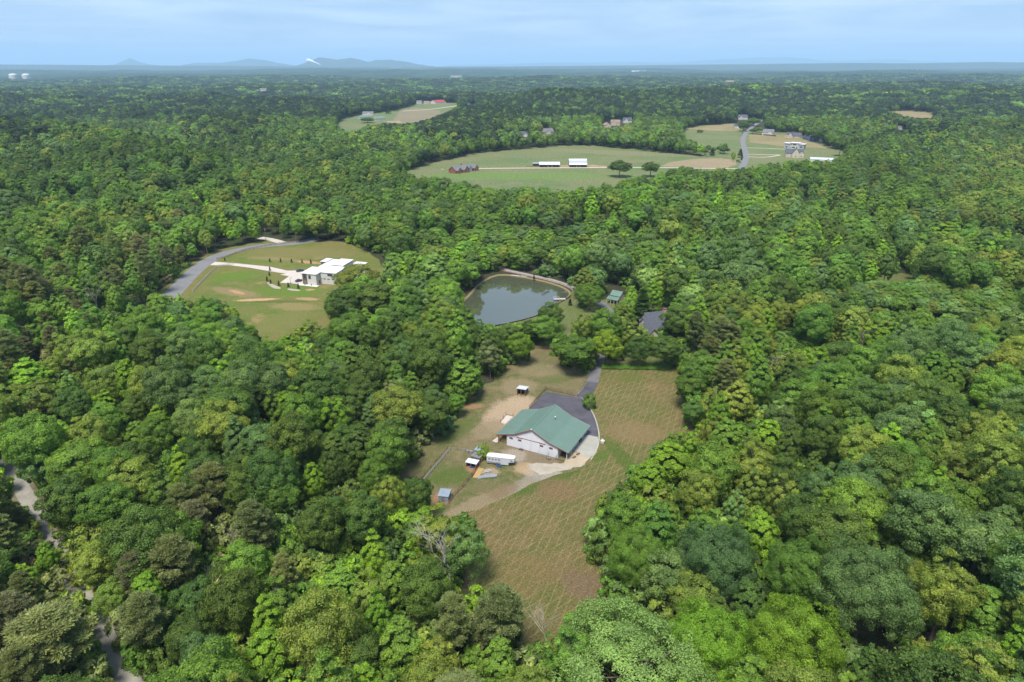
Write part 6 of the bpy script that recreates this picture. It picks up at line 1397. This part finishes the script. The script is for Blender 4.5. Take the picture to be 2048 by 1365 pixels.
# ---- the rest of the forest: one object, instanced
pc = bpy.data.collections.new('forest tree kinds'); pid = {}
keys = sorted(PROTO.keys(), key=str)
for i, k in enumerate(keys):
    o = bpy.data.objects.new(f'tree_kind_{i:03d}', PROTO[k]['joined']); pc.objects.link(o); pid[k] = i
rest = [t for t in TREES if id(t) not in sid]
def lod_of(t):
    if t['kind'] == 'grove': return 3
    return 0 if t['d'] < 300 and t['kind'] != 'shrub' else (1 if t['d'] < 850 else 2)
fm = bpy.data.meshes.new('forest'); fm.vertices.add(len(rest))
fm.vertices.foreach_set('co', np.array([(t['x'], t['y'], t['z'] - 0.1) for t in rest], np.float32).ravel())
a = fm.attributes.new('kind_index', 'INT', 'POINT'); a.data.foreach_set('value', np.array([pid[(t['kind'], t['var'], lod_of(t))] for t in rest], np.int32))
a = fm.attributes.new('turn', 'FLOAT_VECTOR', 'POINT'); a.data.foreach_set('vector', np.array([(0, 0, t['rot']) for t in rest], np.float32).ravel())
a = fm.attributes.new('size', 'FLOAT_VECTOR', 'POINT'); a.data.foreach_set('vector', np.array([(t['sxy'], t['sxy'], t['sz']) for t in rest], np.float32).ravel())
a = fm.attributes.new('tint', 'FLOAT_COLOR', 'POINT'); a.data.foreach_set('color', np.array([(*t['tint'], 1) for t in rest], np.float32).ravel())
forest = link('forest', fm); tag(forest, 'unbroken mixed forest covering the land to the horizon', kind='stuff')
fm.materials.append(LEAF)
ng = bpy.data.node_groups.new('forest', 'GeometryNodeTree'); ng.interface.new_socket('Geometry', in_out='INPUT', socket_type='NodeSocketGeometry'); ng.interface.new_socket('Geometry', in_out='OUTPUT', socket_type='NodeSocketGeometry')
gi = ng.nodes.new('NodeGroupInput'); go = ng.nodes.new('NodeGroupOutput'); ip = ng.nodes.new('GeometryNodeInstanceOnPoints'); ci = ng.nodes.new('GeometryNodeCollectionInfo')
ci.inputs['Collection'].default_value = pc; ci.inputs['Separate Children'].default_value = True; ci.inputs['Reset Children'].default_value = True
def named(nm, dt):
    n = ng.nodes.new('GeometryNodeInputNamedAttribute'); n.data_type = dt; n.inputs['Name'].default_value = nm; return n.outputs['Attribute']
ip.inputs['Pick Instance'].default_value = True
e2r = ng.nodes.new('FunctionNodeEulerToRotation'); ng.links.new(named('turn', 'FLOAT_VECTOR'), e2r.inputs[0])
for a_, b_ in ((gi.outputs[0], ip.inputs['Points']), (ci.outputs[0], ip.inputs['Instance']), (named('kind_index', 'INT'), ip.inputs['Instance Index']), (e2r.outputs[0], ip.inputs['Rotation']), (named('size', 'FLOAT_VECTOR'), ip.inputs['Scale']), (ip.outputs[0], go.inputs[0])): ng.links.new(a_, b_)
md = forest.modifiers.new('forest', 'NODES'); md.node_group = ng

# ---- canopy of the woods beyond seven kilometres
ths = np.linspace(-R(48), R(48), 900); rs = np.geomspace(6700, 72000, 210)
TT, RR = np.meshgrid(ths, rs); X = RR * np.sin(TT); Y = RR * np.cos(TT)
rngc = np.random.default_rng(8); nzv = rngc.uniform(0, 1, X.shape)
Z = hgt(X, Y) + 10 + nzv * 13 + 10 * np.sin(X / 5200 + 2 * np.sin(Y / 9000)) * np.clip((RR - 9000) / 9000, 0, 1) - 8 * np.clip((RR - 15000) / 25000, 0, 1)
n0, n1 = X.shape; idx = np.arange(n0 * n1).reshape(n0, n1)
F = np.stack([idx[:-1, :-1], idx[:-1, 1:], idx[1:, 1:], idx[1:, :-1]], -1).reshape(-1, 4)[:, ::-1]
CAN = mat('far_canopy', (0.040, 0.066, 0.022), 0.95, (0.012, 0.028, 0.012), 0.0035, spec=0.1, stretch=(1, 0.3, 1))
cm = mesh_np('far_canopy', np.stack([X, Y, Z], -1).reshape(-1, 3), F, CAN)
tag(link('far_forest', cm), 'distant unbroken woods fading blue towards the mountains', kind='stuff')
HAZE_DENSITY = 5.4e-5
# ------------------------------------------------------------------ haze
hb = MB().box(-90000, 90000, -3000, 90000, -80, 900)
HZ = bpy.data.materials.new('haze'); HZ.use_nodes = True; nt = HZ.node_tree
nt.nodes.remove(nt.nodes['Principled BSDF'])
pv = N(nt, 'ShaderNodeVolumePrincipled'); pv.inputs['Density'].default_value = HAZE_DENSITY; pv.inputs['Color'].default_value = (0.50, 0.74, 1.0, 1); pv.inputs['Anisotropy'].default_value = 0.0
nt.links.new(pv.outputs[0], nt.nodes['Material Output'].inputs['Volume'])
hz = hb.build('haze', HZ); tag(hz, 'thin blue summer haze over the whole country', kind='stuff')
